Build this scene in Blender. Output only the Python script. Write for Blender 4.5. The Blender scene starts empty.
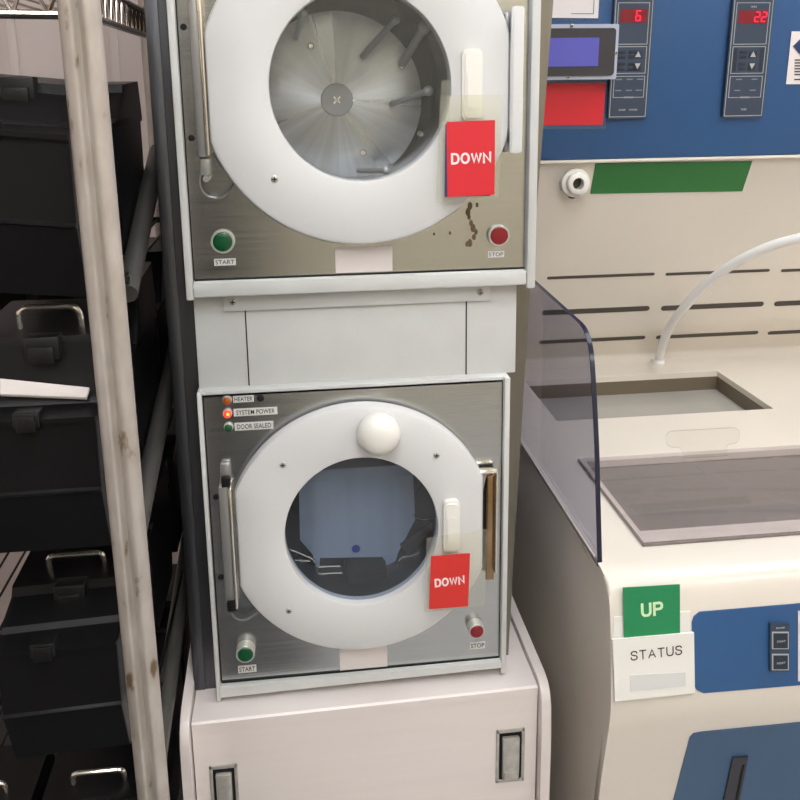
import bpy, bmesh, math, random
from mathutils import Vector, Matrix
random.seed(4)
S = bpy.context.scene
COL = S.collection
PI = math.pi
# ---------------------------------------------------------------- survey of the place: camera pose and sight lines
F, CX, CY = 890.0, 400.0, 286.7
YAW, PIT, ROL = math.radians(6.74), math.radians(12.87), math.radians(0.74)
EYE = Vector((0, 0, 1.5))
_f = Vector((math.sin(YAW)*math.cos(PIT), math.cos(YAW)*math.cos(PIT), -math.sin(PIT)))
_r = Vector((math.cos(YAW), -math.sin(YAW), 0)); _d = _f.cross(_r)
RI = _r*math.cos(ROL)+_d*math.sin(ROL); DN = _d*math.cos(ROL)-_r*math.sin(ROL); FW = _f
def ray(x, y): return RI*((x-CX)/F)+DN*((y-CY)/F)+FW
def onY(x, y, Y): d = ray(x, y); return EYE+d*(Y/d.y)
def onX(x, y, X): d = ray(x, y); return EYE+d*(X/d.x)
def onZ(x, y, Z): d = ray(x, y); return EYE+d*((Z-EYE.z)/d.z)
cam = bpy.data.cameras.new('camera'); co = bpy.data.objects.new('camera', cam); COL.objects.link(co)
M3 = Matrix((RI, -DN, -FW)).transposed(); co.matrix_world = Matrix.Translation(EYE) @ M3.to_4x4()
cam.sensor_width = 36; cam.lens = 36*F/800; cam.shift_y = -(400-CY)/800*1.0
cam.clip_start = .01
S.camera = co

# ---------------------------------------------------------------- materials
def nodes(name):
    m = bpy.data.materials.new(name); m.use_nodes = True
    nt = m.node_tree; return m, nt, nt.nodes['Principled BSDF']
def lin(c):
    if isinstance(c, (int, float)): c = (c, c, c)
    return tuple(((v/255)/12.92 if v/255 <= .04045 else ((v/255+.055)/1.055)**2.4) for v in c)+(1,)
def mat(name, c, rough=.5, metal=0, noise=0, nscale=8, bump=0, bscale=60, stretch=(1, 1, 1), coat=0, emit=0, aniso=0, spec=None, rvar=0):
    m, nt, b = nodes(name); L = nt.links
    col = lin(c); b.inputs['Base Color'].default_value = col
    b.inputs['Roughness'].default_value = rough; b.inputs['Metallic'].default_value = metal
    if coat: b.inputs['Coat Weight'].default_value = coat; b.inputs['Coat Roughness'].default_value = .15
    if aniso: b.inputs['Anisotropic'].default_value = aniso
    if spec is not None: b.inputs['Specular IOR Level'].default_value = spec
    if emit:
        b.inputs['Emission Color'].default_value = col; b.inputs['Emission Strength'].default_value = emit
    if noise or bump or rvar:
        tc = nt.nodes.new('ShaderNodeTexCoord'); mp = nt.nodes.new('ShaderNodeMapping')
        mp.inputs['Scale'].default_value = stretch; L.new(tc.outputs['Object'], mp.inputs['Vector'])
        n = nt.nodes.new('ShaderNodeTexNoise'); n.inputs['Scale'].default_value = nscale; n.inputs['Detail'].default_value = 6
        L.new(mp.outputs[0], n.inputs['Vector'])
        if noise:
            r = nt.nodes.new('ShaderNodeValToRGB')
            r.color_ramp.elements[0].position = .3; r.color_ramp.elements[1].position = .7
            r.color_ramp.elements[0].color = tuple(v*(1-noise) for v in col[:3])+(1,)
            r.color_ramp.elements[1].color = tuple(min(1, v*(1+noise*.5)) for v in col[:3])+(1,)
            L.new(n.outputs['Fac'], r.inputs['Fac']); L.new(r.outputs['Color'], b.inputs['Base Color'])
        if rvar:
            mr = nt.nodes.new('ShaderNodeMapRange'); mr.inputs['To Min'].default_value = rough*(1-rvar); mr.inputs['To Max'].default_value = rough*(1+rvar)
            L.new(n.outputs['Fac'], mr.inputs['Value']); L.new(mr.outputs[0], b.inputs['Roughness'])
        if bump:
            n2 = nt.nodes.new('ShaderNodeTexNoise'); n2.inputs['Scale'].default_value = bscale; n2.inputs['Detail'].default_value = 3
            L.new(mp.outputs[0], n2.inputs['Vector'])
            bp = nt.nodes.new('ShaderNodeBump'); bp.inputs['Strength'].default_value = bump; bp.inputs['Distance'].default_value = .002
            L.new(n2.outputs['Fac'], bp.inputs['Height']); L.new(bp.outputs[0], b.inputs['Normal'])
    return m
def clear(name, tint, alpha, rough=.03, refl=.03, body=None):
    """thin clear sheet: lets light through, tinted, with a fresnel sheen"""
    m = bpy.data.materials.new(name); m.use_nodes = True; nt = m.node_tree; nt.nodes.clear(); L = nt.links
    out = nt.nodes.new('ShaderNodeOutputMaterial'); tr = nt.nodes.new('ShaderNodeBsdfTransparent'); tr.inputs['Color'].default_value = lin(tint)
    gl = nt.nodes.new('ShaderNodeBsdfGlossy'); gl.inputs['Roughness'].default_value = rough
    df = nt.nodes.new('ShaderNodeBsdfDiffuse'); df.inputs['Color'].default_value = lin(body if body else tint)
    m1 = nt.nodes.new('ShaderNodeMixShader'); m1.inputs[0].default_value = alpha
    L.new(tr.outputs[0], m1.inputs[1]); L.new(df.outputs[0], m1.inputs[2])
    lw = nt.nodes.new('ShaderNodeLayerWeight'); lw.inputs['Blend'].default_value = .5
    pw = nt.nodes.new('ShaderNodeMath'); pw.operation = 'POWER'; pw.inputs[1].default_value = 4; L.new(lw.outputs['Facing'], pw.inputs[0])
    fr = nt.nodes.new('ShaderNodeMath'); fr.operation = 'MULTIPLY_ADD'; fr.inputs[1].default_value = .5; fr.inputs[2].default_value = refl; L.new(pw.outputs[0], fr.inputs[0])
    m2 = nt.nodes.new('ShaderNodeMixShader'); L.new(fr.outputs[0], m2.inputs[0]); L.new(m1.outputs[0], m2.inputs[1]); L.new(gl.outputs[0], m2.inputs[2])
    L.new(m2.outputs[0], out.inputs['Surface']); return m
W_PAINT = mat('white_powder_coat', (204, 205, 202), .38, noise=.03, nscale=30, bump=.08, bscale=400)
W_DOOR = mat('white_door_plastic', (214, 214, 213), .3, noise=.02)
W_POLY = mat('white_polypropylene', (224, 216, 203), .28, noise=.03, nscale=5, coat=.3)
W_CREAM = mat('cream_plastic', (232, 230, 222), .3)
W_BASE = mat('white_base_laminate', (226, 217, 212), .35, noise=.03, nscale=60, stretch=(.05, 1, 1))
STEEL = mat('brushed_steel', (190, 191, 190), .22, 1, noise=.05, nscale=220, stretch=(.03, 1, 1), rvar=.3, bump=.05, bscale=500)
STEEL2 = mat('satin_steel', (168, 167, 165), .38, .6, noise=.1, nscale=30, stretch=(1, 1, .08))
CHROME = mat('polished_chrome', (236, 230, 218), .14, .85)
CAB = mat('dull_steel_cabinet', (96, 97, 102), .4, 1, noise=.15, nscale=60, stretch=(1, 1, .05), rvar=.2)
SCREWM = mat('screw_steel', (190, 186, 178), .3, .6)
DARK = mat('black_hole', (12, 12, 12), .8)
BLACK = mat('black_conductive_plastic', (17, 16, 17), .4, noise=.15, nscale=20, bump=.05, bscale=200, spec=.3)
BLACK2 = mat('black_latch_plastic', (7, 7, 8), .45)
BLUE = mat('blue_fascia', (36, 84, 134), .33, noise=.08, nscale=3, coat=.3)
BLUE2 = mat('blue_door_film', (62, 92, 124), .4, noise=.06, nscale=3)
SLATE = mat('slate_membrane', (52, 66, 84), .35)
SLATE2 = mat('slate_key', (34, 44, 58), .4)
LINE = mat('pale_print', (176, 180, 178), .5)
GREYP = mat('grey_print', (120, 130, 138), .5)
REDW = mat('red_display_window', (126, 22, 34), .25)
REDE = mat('red_led_segment', (255, 20, 60), .4, emit=1.6)
RED = mat('red_card', (214, 38, 50), .45)
REDC = mat('red_orange_card', (212, 48, 42), .45)
NAVY = mat('navy_card', (62, 62, 104), .5)
GREEN = mat('green_label', (44, 116, 54), .4)
GREENC = mat('green_card', (28, 132, 82), .4)
BGREEN = mat('green_button', (8, 78, 44), .3)
BRED = mat('red_button', (128, 18, 28), .3)
PAPER = mat('white_paper', (222, 214, 210), .6)
TAPE = mat('label_tape', (214, 214, 210), .4)
INK = mat('black_ink', (24, 24, 26), .5)
WTXT = mat('white_lettering', (240, 226, 224), .5)
GTXT = mat('mint_lettering', (206, 236, 190), .5)
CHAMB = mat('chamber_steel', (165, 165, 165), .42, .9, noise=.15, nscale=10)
LCD = mat('blue_lcd', (84, 84, 168), .3, emit=.25)
LCDF = mat('charcoal_face', (58, 56, 60), .4)
BEZ = mat('pale_bezel', (178, 184, 200), .35)
CASS = mat('frosted_cassette', (176, 188, 202), .5, noise=.08, nscale=40, stretch=(1, 1, .05))
TANKG = mat('grey_tank_wall', (118, 110, 102), .5)
LIQ = mat('pale_liquid', (166, 162, 154), .2, noise=.08, nscale=4)
LIQ2 = mat('grey_liquid', (118, 110, 102), .3, noise=.06, nscale=5)
HOSE = mat('milky_hose', (238, 236, 232), .35)
AMBER = mat('amber_lamp', (170, 84, 24), .3)
REDL = mat('lit_red_lamp', (255, 60, 44), .3, emit=1.5)
REDL2 = mat('lit_lamp_core', (255, 190, 70), .3, emit=1.6)
ACRY = clear('smoky_acrylic', (230, 230, 238), .10, body=(130, 130, 146))
ACRE = mat('acrylic_edge', (26, 30, 52), .2)
GLASS = clear('door_glass', (246, 248, 250), .015)
GLASSD = clear('tinted_door_glass', (236, 240, 246), .02)
SLEEVE = clear('plastic_sleeve', (254, 254, 250), .07, rough=.2, body=(215, 217, 205))
SLEEVEB = clear('plastic_sleeve_blue', (240, 245, 250), .14, rough=.15, body=(120, 150, 175))
LIDM = clear('clear_lid', (250, 248, 250), .06, rough=.05, body=(196, 193, 190))
WHT = mat('hazard_white', (230, 222, 218), .5)
HUBC = onY(337, 100, 1.251)
def disc_steel():
    m, nt, b = nodes('spun_steel_disc'); L = nt.links
    b.inputs['Metallic'].default_value = 1; b.inputs['Roughness'].default_value = .3; b.inputs['Base Color'].default_value = lin(215)
    b.inputs['Anisotropic'].default_value = .85
    tc = nt.nodes.new('ShaderNodeTexCoord'); mp = nt.nodes.new('ShaderNodeMapping'); mp.inputs['Location'].default_value = (-(HUBC.x-.08), 0, -(HUBC.z-1.24)); L.new(tc.outputs['Object'], mp.inputs[0])
    sp = nt.nodes.new('ShaderNodeSeparateXYZ'); L.new(mp.outputs[0], sp.inputs[0]); at = nt.nodes.new('ShaderNodeMath'); at.operation = 'ARCTAN2'; L.new(sp.outputs['X'], at.inputs[0]); L.new(sp.outputs['Z'], at.inputs[1])
    ns = nt.nodes.new('ShaderNodeTexNoise'); ns.noise_dimensions = '1D'; ns.inputs['Scale'].default_value = 2.2; ns.inputs['Detail'].default_value = 5; L.new(at.outputs[0], ns.inputs['W'])
    mr = nt.nodes.new('ShaderNodeMapRange'); mr.inputs['From Min'].default_value = .35; mr.inputs['From Max'].default_value = .65; mr.inputs['To Min'].default_value = .22; mr.inputs['To Max'].default_value = .5; L.new(ns.outputs['Fac'], mr.inputs['Value']); L.new(mr.outputs[0], b.inputs['Roughness'])
    cr = nt.nodes.new('ShaderNodeValToRGB'); cr.color_ramp.elements[0].position = .38; cr.color_ramp.elements[1].position = .66; cr.color_ramp.elements[0].color = lin(188); cr.color_ramp.elements[1].color = lin(226); L.new(ns.outputs['Fac'], cr.inputs[0]); L.new(cr.outputs[0], b.inputs['Base Color'])
    t = nt.nodes.new('ShaderNodeTangent'); t.direction_type = 'RADIAL'; t.axis = 'Y'; L.new(t.outputs[0], b.inputs['Tangent'])
    return m
SPUN = disc_steel()

# ---------------------------------------------------------------- mesh helpers (all in world coordinates)
def nb(): return bmesh.new()
def box(bm, x0, x1, y0, y1, z0, z1, bev=0, seg=2, mtx=None):
    r = bmesh.ops.create_cube(bm, size=1); vs = r['verts']
    for v in vs:
        v.co = Vector((x0+(v.co.x+.5)*(x1-x0), y0+(v.co.y+.5)*(y1-y0), z0+(v.co.z+.5)*(z1-z0)))
    if mtx is not None: bmesh.ops.transform(bm, matrix=mtx, verts=vs)
    if bev:
        es = list({e for v in vs for e in v.link_edges})
        bmesh.ops.bevel(bm, geom=es, offset=bev, segments=seg, affect='EDGES', profile=.5)
    return bm
def loft(bm, loops, cap=True, closed=False):
    """rings of points, bridged in order"""
    rs = [[bm.verts.new(p) for p in lp] for lp in loops]; n = len(rs[0])
    k = len(rs)
    for i in range(k if closed else k-1):
        a, b = rs[i], rs[(i+1) % k]
        for j in range(n):
            try: bm.faces.new((a[j], a[(j+1) % n], b[(j+1) % n], b[j]))
            except ValueError: pass
    if cap and not closed:
        bm.faces.new(rs[0]); bm.faces.new(list(reversed(rs[-1])))
    return bm
def prismX(bm, prof, x0, x1, bev=0):
    a = [Vector((x0, p[0], p[1])) for p in prof]; b = [Vector((x1, p[0], p[1])) for p in prof]
    n0 = len(bm.edges); loft(bm, [a, b])
    if bev:
        bm.verts.ensure_lookup_table()
        es = [e for e in bm.edges if abs(e.verts[0].co.x-e.verts[1].co.x) < 1e-9]
        bmesh.ops.bevel(bm, geom=es, offset=bev, segments=3, affect='EDGES', profile=.5)
    return bm
def prismY(bm, pts, y0, y1):
    return loft(bm, [[Vector((p[0], y0, p[1])) for p in pts], [Vector((p[0], y1, p[1])) for p in pts]])
def tube(bm, pts, r, seg=12, cap=True):
    pts = [Vector(p) for p in pts]; loops = []; up = None
    for i, p in enumerate(pts):
        t = (pts[min(i+1, len(pts)-1)]-pts[max(i-1, 0)]).normalized()
        if up is None:
            up = Vector((0, 0, 1)) if abs(t.z) < .9 else Vector((1, 0, 0))
        a = t.cross(up).normalized(); b = a.cross(t).normalized(); up = b
        rr = r[i] if isinstance(r, (list, tuple)) else r
        loops.append([p+a*math.cos(2*PI*k/seg)*rr+b*math.sin(2*PI*k/seg)*rr for k in range(seg)])
    return loft(bm, loops, cap)
def lathY(bm, c, prof, seg=40, sx=1, sz=1, clampx=None, cap=False, closed=False):
    """revolve (radius, y) around an axis through c along Y"""
    loops = []
    for r, y in prof:
        lp = []
        for k in range(seg):
            a = 2*PI*k/seg; x = math.cos(a)*r*sx; z = math.sin(a)*r*sz
            if clampx is not None:
                lim = clampx-(prof[0][0]-r if r > clampx*.8 else 0)*0; x = max(-lim, min(lim, x))
            lp.append(Vector((c[0]+x, y, c[1]+z)))
        loops.append(lp)
    return loft(bm, loops, cap, closed)
def arc(pts, rad, n=5):
    """round the inner corners of a polyline"""
    pts = [Vector(p) for p in pts]; out = [pts[0]]
    for i in range(1, len(pts)-1):
        a, b, c = pts[i-1], pts[i], pts[i+1]; u = (a-b); v = (c-b); r = min(rad, u.length*.49, v.length*.49)
        p0 = b+u.normalized()*r; p1 = b+v.normalized()*r
        for k in range(n+1):
            t = k/n; out.append(p0*(1-t)**2+b*2*t*(1-t)+p1*t*t)
    out.append(pts[-1]); return out
def rrect(x0, x1, z0, z1, r, n=4):
    o = []
    for cx, cz, a0 in ((x1-r, z1-r, 0), (x0+r, z1-r, 90), (x0+r, z0+r, 180), (x1-r, z0+r, 270)):
        for k in range(n+1):
            a = math.radians(a0+90*k/n); o.append((cx+r*math.cos(a), cz+r*math.sin(a)))
    return o
def plate_hole(bm, x0, x1, z0, z1, c, r, sz, y0, y1, seg=64):
    ang = [2*PI*k/seg for k in range(seg)]
    for X, Z in ((x0, z0), (x0, z1), (x1, z0), (x1, z1)): ang.append(math.atan2(Z-c[1], X-c[0]) % (2*PI))
    ang = sorted(set(round(a, 6) for a in ang)); inn = []; out = []
    for a in ang:
        dx, dz = math.cos(a), math.sin(a)
        ts = []
        if dx > 1e-9: ts.append((x1-c[0])/dx)
        if dx < -1e-9: ts.append((x0-c[0])/dx)
        if dz > 1e-9: ts.append((z1-c[1])/dz)
        if dz < -1e-9: ts.append((z0-c[1])/dz)
        t = min(ts); out.append((c[0]+dx*t, c[1]+dz*t)); inn.append((c[0]+dx*r, c[1]+dz*r*sz))
    mk = lambda lp, y: [Vector((p[0], y, p[1])) for p in lp]
    return loft(bm, [mk(inn, y0), mk(out, y0), mk(out, y1), mk(inn, y1)], cap=False, closed=True)
def quad(bm, pts, t=None):
    """flat sheet through 4 points with real thickness t towards +Y side normal"""
    p = [Vector(q) for q in pts]; n = (p[1]-p[0]).cross(p[3]-p[0]).normalized()*(t or .0004)
    return loft(bm, [p, [q+n for q in p]])
PARENTLOC = {}
def obj(name, bm, m, parent=None, smooth=True):
    bmesh.ops.remove_doubles(bm, verts=bm.verts, dist=1e-7)
    bmesh.ops.recalc_face_normals(bm, faces=bm.faces)
    me = bpy.data.meshes.new(name)
    off = Vector((0, 0, 0)); q = parent
    while q is not None: off += q.location; q = q.parent
    if parent is not None: bmesh.ops.translate(bm, vec=-off, verts=bm.verts)
    bm.to_mesh(me); bm.free(); me.materials.append(m)
    if smooth:
        for f in me.polygons: f.use_smooth = True
        try: me.set_sharp_from_angle(angle=math.radians(35))
        except Exception: pass
    o = bpy.data.objects.new(name, me); COL.objects.link(o); o.parent = parent
    return o
def thing(name, label, cat, loc=(0, 0, 0), group=None):
    o = bpy.data.objects.new(name, None); COL.objects.link(o); o.location = loc; o.empty_display_size = .05
    o['label'] = label; o['category'] = cat
    if group: o['group'] = group
    return o
def tag(o, label, cat, group=None):
    o['label'] = label; o['category'] = cat
    if group: o['group'] = group
    return o
def struct(name, bm, m): o = obj(name, bm, m); o['kind'] = 'structure'; return o
def text(name, s, p, h, m, parent=None, bold=0, sx=1, w=None, shear=0, rx=90, rz=0, depth=.0003):
    """lettering centred on p, cap height h, facing -Y"""
    cu = bpy.data.curves.new(name, 'FONT'); cu.body = s; cu.align_x = 'CENTER'; cu.align_y = 'CENTER'; cu.size = 1; cu.extrude = 0
    cu.offset = bold; cu.space_character = 1.0+bold*3; cu.resolution_u = 3
    t = bpy.data.objects.new(name, cu); COL.objects.link(t)
    bpy.context.view_layer.update()
    me = bpy.data.meshes.new_from_object(t.evaluated_get(bpy.context.evaluated_depsgraph_get()))
    bpy.data.objects.remove(t); bpy.data.curves.remove(cu)
    xs = [v.co.x for v in me.vertices]; ys = [v.co.y for v in me.vertices]
    cx, cy = (min(xs)+max(xs))/2, (min(ys)+max(ys))/2; hh = max(ys)-min(ys); k = h/hh; kx = k*sx if w is None else w/(max(xs)-min(xs))
    bm = bmesh.new(); bm.from_mesh(me); bpy.data.meshes.remove(me)
    for v in bm.verts: v.co = Vector(((v.co.x-cx)*kx, (v.co.y-cy)*k, 0))
    r = bmesh.ops.extrude_face_region(bm, geom=bm.faces[:])
    bmesh.ops.translate(bm, vec=(0, 0, depth), verts=[g for g in r['geom'] if isinstance(g, bmesh.types.BMVert)])
    bmesh.ops.transform(bm, matrix=Matrix.Translation(Vector(p)) @ Matrix.Rotation(math.radians(rz), 4, 'Y') @ Matrix.Rotation(math.radians(rx), 4, 'X'), verts=bm.verts)
    return obj(name, bm, m, parent, smooth=False)
STROKES = {'D': (.70, [[(0, 0), (0, 1), (.3, 1), (.5, .95), (.64, .8), (.70, .5), (.64, .2), (.5, .05), (.3, 0), (0, 0)]]),
 'O': (.78, [[(.39+.39*math.cos(2*PI*k/20), .5+.5*math.sin(2*PI*k/20)) for k in range(21)]]),
 'W': (1.0, [[(0, 1), (.25, 0), (.5, 1), (.75, 0), (1.0, 1)]]), 'N': (.68, [[(0, 0), (0, 1), (.68, 0), (.68, 1)]]),
 'U': (.66, [[(0, 1), (0, .3), (.05, .12), (.17, .02), (.33, 0), (.49, .02), (.61, .12), (.66, .3), (.66, 1)]]),
 'P': (.62, [[(0, 0), (0, 1), (.38, 1), (.54, .96), (.62, .84), (.62, .62), (.54, .50), (.38, .46), (0, .46)]]),
 'S': (.62, [[(.61, .74), (.58, .9), (.46, .99), (.3, 1), (.13, .97), (.03, .86), (.03, .70), (.12, .59), (.3, .53), (.48, .48), (.60, .40), (.62, .24), (.55, .08), (.42, .01), (.3, 0), (.12, .03), (.02, .12), (0, .28)]]),
 'T': (.66, [[(0, 1), (.66, 1)], [(.33, 1), (.33, 0)]]), 'A': (.72, [[(0, 0), (.36, 1), (.72, 0)], [(.13, .34), (.59, .34)]])}
def letters(name, s, p, h, w, m, parent, t=.15, rz=0, rx=90, gap=.22, depth=.0003):
    # plain grotesque capitals drawn as flat strokes, centred on p
    hc = h/(1+t); x = 0; polys = []
    for ch in s:
        wd, ls = STROKES[ch]
        for l in ls: polys.append([(x+a, b_-.5) for a, b_ in l])
        x += wd+gap+t*.5
    tot = x-gap-t*.5; kx = (w-t*hc)/(tot*hc)
    bm = nb()
    for k, l in enumerate(polys):
        pts = [Vector(((a-tot/2)*kx*hc, b_*hc)) for a, b_ in l]; closed = (pts[0]-pts[-1]).length < 1e-6; r = t*hc/2; n = len(pts)
        L_, R_ = [], []
        for i in range(n):
            pa = pts[i-1] if i > 0 else (pts[-2] if closed else None); pb = pts[i+1] if i < n-1 else (pts[1] if closed else None)
            d1 = (pts[i]-pa).normalized() if pa is not None else None; d2 = (pb-pts[i]).normalized() if pb is not None else None
            if d1 is None: d1 = d2
            if d2 is None: d2 = d1
            n1 = Vector((-d1.y, d1.x)); n2 = Vector((-d2.y, d2.x)); mm = (n1+n2); mm = mm.normalized() if mm.length > 1e-4 else n1
            k_ = min(1/max(mm.dot(n1), .2), 2.2); c_ = pts[i]
            if pa is None or pb is None:
                e_ = -d1 if pa is None else d1
                if abs(abs(d1.x)-1) < .01 or abs(abs(d1.y)-1) < .01: c_ = c_+e_*r*(.98 if abs(d1.y) > .9 else .5)
            L_.append(c_+mm*r*k_); R_.append(c_-mm*r*k_)
        lim = hc/2+r
        cl = lambda v: Vector((v.x, max(-lim, min(lim, v.y)), 0))
        for i in range(n-1):
            q = [cl(L_[i]), cl(L_[i+1]), cl(R_[i+1]), cl(R_[i])]
            loft(bm, [q, [v+Vector((0, 0, depth)) for v in q]])
    bmesh.ops.transform(bm, matrix=Matrix.Translation(Vector(p)) @ Matrix.Rotation(math.radians(rz), 4, 'Y') @ Matrix.Rotation(math.radians(rx), 4, 'X'), verts=bm.verts)
    return obj(name, bm, m, parent, smooth=False)
def screw(c, y, r, parent, name='screw'):
    bm = nb(); lathY(bm, c, [(r, y), (r*.95, y-.0015), (r*.6, y-.0025), (r*.3, y-.0026)], 16, cap=True)
    o = obj(name, bm, SCREWM, parent)
    b2 = nb(); box(b2, c[0]-r*.7, c[0]+r*.7, y-.0029, y-.0025, c[1]-r*.14, c[1]+r*.14); box(b2, c[0]-r*.14, c[0]+r*.14, y-.0029, y-.0025, c[1]-r*.7, c[1]+r*.7)
    obj('cross_slot', b2, DARK, o); return o

# ---------------------------------------------------------------- the room
XL, XR, YB, YF2, ZC = -1.7, 2.1, 2.15, -2.0, 2.7
FLOORM = mat('floor_vinyl', (178, 178, 178), .35, noise=.05, nscale=3)
WALLM = mat('cleanroom_wall', (234, 220, 214), .5, noise=.03, nscale=2)
WALLB = mat('cleanroom_wall_grey', (226, 216, 188), .5, noise=.03, nscale=2)
CEILM = mat('ceiling_tile', (225, 225, 225), .7)
struct('floor', box(nb(), .02, XR, YF2, YB, -.05, 0), FLOORM)
struct('floor', box(nb(), XL, .02, YF2, YB, -.05, 0), mat('added_dark_floor', (58, 60, 64), .4, noise=.05, nscale=3))  # unseen left half, made dark to dim reflections in the steel fronts
struct('ceiling', box(nb(), XL, XR, YF2, YB, ZC, ZC+.05), CEILM)
struct('wall_back', box(nb(), XL, XR, YB, YB+.05, 0, ZC), WALLM)
struct('wall_left', box(nb(), XL-.05, XL, YF2, YB, 0, ZC), WALLM)
struct('wall_right', box(nb(), XR, XR+.05, YF2, YB, 0, ZC), WALLM)
struct('wall_front', box(nb(), XL, XR, YF2-.05, YF2, 0, ZC), WALLB)
PANELM = mat('added_dark_panel', (40, 42, 46), .4)
struct('reflection_panel_1', box(nb(), -1.45, -.1, YF2, YF2+.03, 0, 2.05, .003), PANELM)  # added dark panel, unseen behind the camera, darkens the steel's left-hand reflections
for i, (tx) in enumerate((-.62, -.40, -.255, -.21, -.12)):
    struct('trim_%d' % (i+1), box(nb(), tx, tx+.02, YB-.012, YB, 0, ZC, .003), WALLM)
LAMPM = mat('lamp_diffuser', (250, 252, 255), .5, emit=19)
FRM = mat('lamp_frame', (220, 220, 220), .5)
for lx, ly, lw, ll in ((.15, -.15, .4, 1.2), (1.15, 1.12, .4, 1.0), (.3, -1.4, .3, .9), (-.7, -.9, .3, .9), (1.5, -1.4, .3, .8)):
    o = struct('ceiling_light', prismY(nb(), rrect(lx-lw/2-.03, lx+lw/2+.03, ZC-.03, ZC, .005), ly-ll/2-.03, ly+ll/2+.03), FRM)
    b = nb(); box(b, lx-lw/2, lx+lw/2, ly-ll/2, ly+ll/2, ZC-.036, ZC-.03); obj('diffuser', b, LAMPM, o)

# ---------------------------------------------------------------- stainless enclosure behind the dryers
YP = 1.10                                    # plane of the dryer fronts
cab = thing('dryer_enclosure', 'tall dull stainless steel enclosure holding the two stacked dryers', 'cabinet', (.07, 1.3, .67))
ZB, ZT = .672, 2.05
b = nb(); box(b, -.166, -.126, 1.122, 1.14, ZB, ZT); box(b, -.166, -.150, 1.12, 1.7, ZB, ZT, .001); obj('side_panel', b, CAB, cab)
rt = [onY(553, 0, 1.14), onY(529, 300, 1.14), onY(513, 560, 1.14), onY(508, 655, 1.14)]
pr = [(rt[0].x+.01, ZT), (rt[0].x, rt[0].z), (rt[1].x, rt[1].z), (rt[2].x, rt[2].z), (rt[3].x, ZB), (.262, ZB), (.262, ZT)]
CABR = mat('warm_dull_steel', (134, 130, 120), .42, 1, noise=.12, nscale=60, stretch=(1, 1, .05))
b = nb(); prismY(b, pr, 1.138, 1.15); obj('side_panel', b, CABR, cab)
b = nb(); box(b, .262, .275, 1.15, 1.7, ZB, ZT); box(b, -.15, .275, 1.69, 1.70, ZB, ZT); obj('back_panel', b, CAB, cab)
# middle access panel
a = onY(194, 297, 1.115); zb_ = onY(300, 384, 1.115).z; ztm = 1.262
b = nb(); box(b, -.131, .286, 1.113, 1.125, 1.1195, ztm, .0015); mp_ = obj('upper_panel', b, W_PAINT, cab)
xl, xr = onY(246, 340, 1.11).x, onY(466, 340, 1.11).x
for x_ in (xl, xr): b = nb(); box(b, x_, x_+.0016, 1.1122, 1.1135, 1.10, ztm-.03); obj('seam', b, DARK, mp_)
sx0, sx1 = onY(223, 300, 1.108).x, onY(491, 295, 1.108).x
b = nb(); box(b, sx0, sx1, 1.1075, 1.113, onY(223, 311.5, 1.108).z, 1.252, .0008); st = obj('hinge_strip', b, W_PAINT, cab)
for p in ((233, 302), (480.5, 292.5)):
    q = onY(*p, 1.1075); screw((q.x, q.z), 1.1075, .0042, st)

# ---------------------------------------------------------------- spin dryers
def door(parent, c, R, clampx, rw, sz, y0, y1, name='door'):
    """white disc door with flattened sides and a round window; returns the part"""
    seg = 96; bm = nb()
    def ring(r, y, cl=None, s=1.0):
        o = []
        for k in range(seg):
            an = 2*PI*k/seg; x, z = math.cos(an)*r, math.sin(an)*r*s
            if cl: x = max(-cl, min(cl, x))
            o.append(Vector((c[0]+x, y, c[1]+z)))
        return o
    loft(bm, [ring(rw, y0, s=sz), ring(R-.002, y0, clampx-.002), ring(R, y0-.002, clampx), ring(R, y1+.006, clampx), ring(R-.0018, y1+.002, clampx-.0018), ring(R-.006, y1, clampx-.006),
              ring(rw+.002, y1, s=sz), ring(rw+.0006, y1+.0006, s=sz), ring(rw, y1+.003, s=sz)], cap=False, closed=True)
    return obj(name, bm, W_DOOR, parent)
def button(p, r, m, parent, y, proj=.006, name='start_button', lean=0):
    bm = nb(); lathY(bm, p, [(r, y), (r, y-proj), (r*.93, y-proj-.001), (r*.84, y-proj-.001), (r*.82, y-proj+.002)], 32, cap=True)
    o = obj(name, bm, CHROMEB, parent)
    b2 = nb(); lathY(b2, p, [(r*.81, y-proj+.003), (r*.81, y-proj-.0012), (r*.72, y-proj-.0022), (r*.3, y-proj-.0026)], 32, cap=True)
    c = obj('button_cap', b2, m, o); c['label'] = 'green button cap' if m is BGREEN else 'dark red button cap'; return o
CHROMEB = mat('pale_button_collar', (196, 196, 188), .3, .3)
def tape(p0, p1, s, parent, y, name='printed_label', th=None):
    """strip of label tape from pixel-surveyed corner to corner"""
    a, c = onY(*p0, y), onY(*p1, y); bm = nb(); box(bm, a.x, c.x, y-.0006, y, c.z, a.z)
    o = obj(name, bm, TAPE, parent)
    text('lettering', s, ((a.x+c.x)/2, y-.0006, (a.z+c.z)/2), (a.z-c.z)*.62, INK, o, bold=.008, w=(c.x-a.x)*.88); return o
def latch_handle(parent, xc, zt, zb, w, y):
    bm = nb(); prismY(bm, rrect(xc-w/2, xc+w/2, zb, zt, w*.3), y-.012, y)
    bmesh.ops.bevel(bm, geom=[e for e in bm.edges if all(abs(v.co.y-(y-.012)) < 1e-6 for v in e.verts)], offset=.003, segments=2, affect='EDGES')
    o = obj('latch_handle', bm, W_CREAM, parent)
    b2 = nb(); prismY(b2, rrect(xc-w*.28, xc+w*.28, zb+(zt-zb)*.15, zt-(zt-zb)*.28, w*.26), y-.0135, y-.012)
    obj('finger_grip', b2, W_CREAM, o); return o

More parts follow.
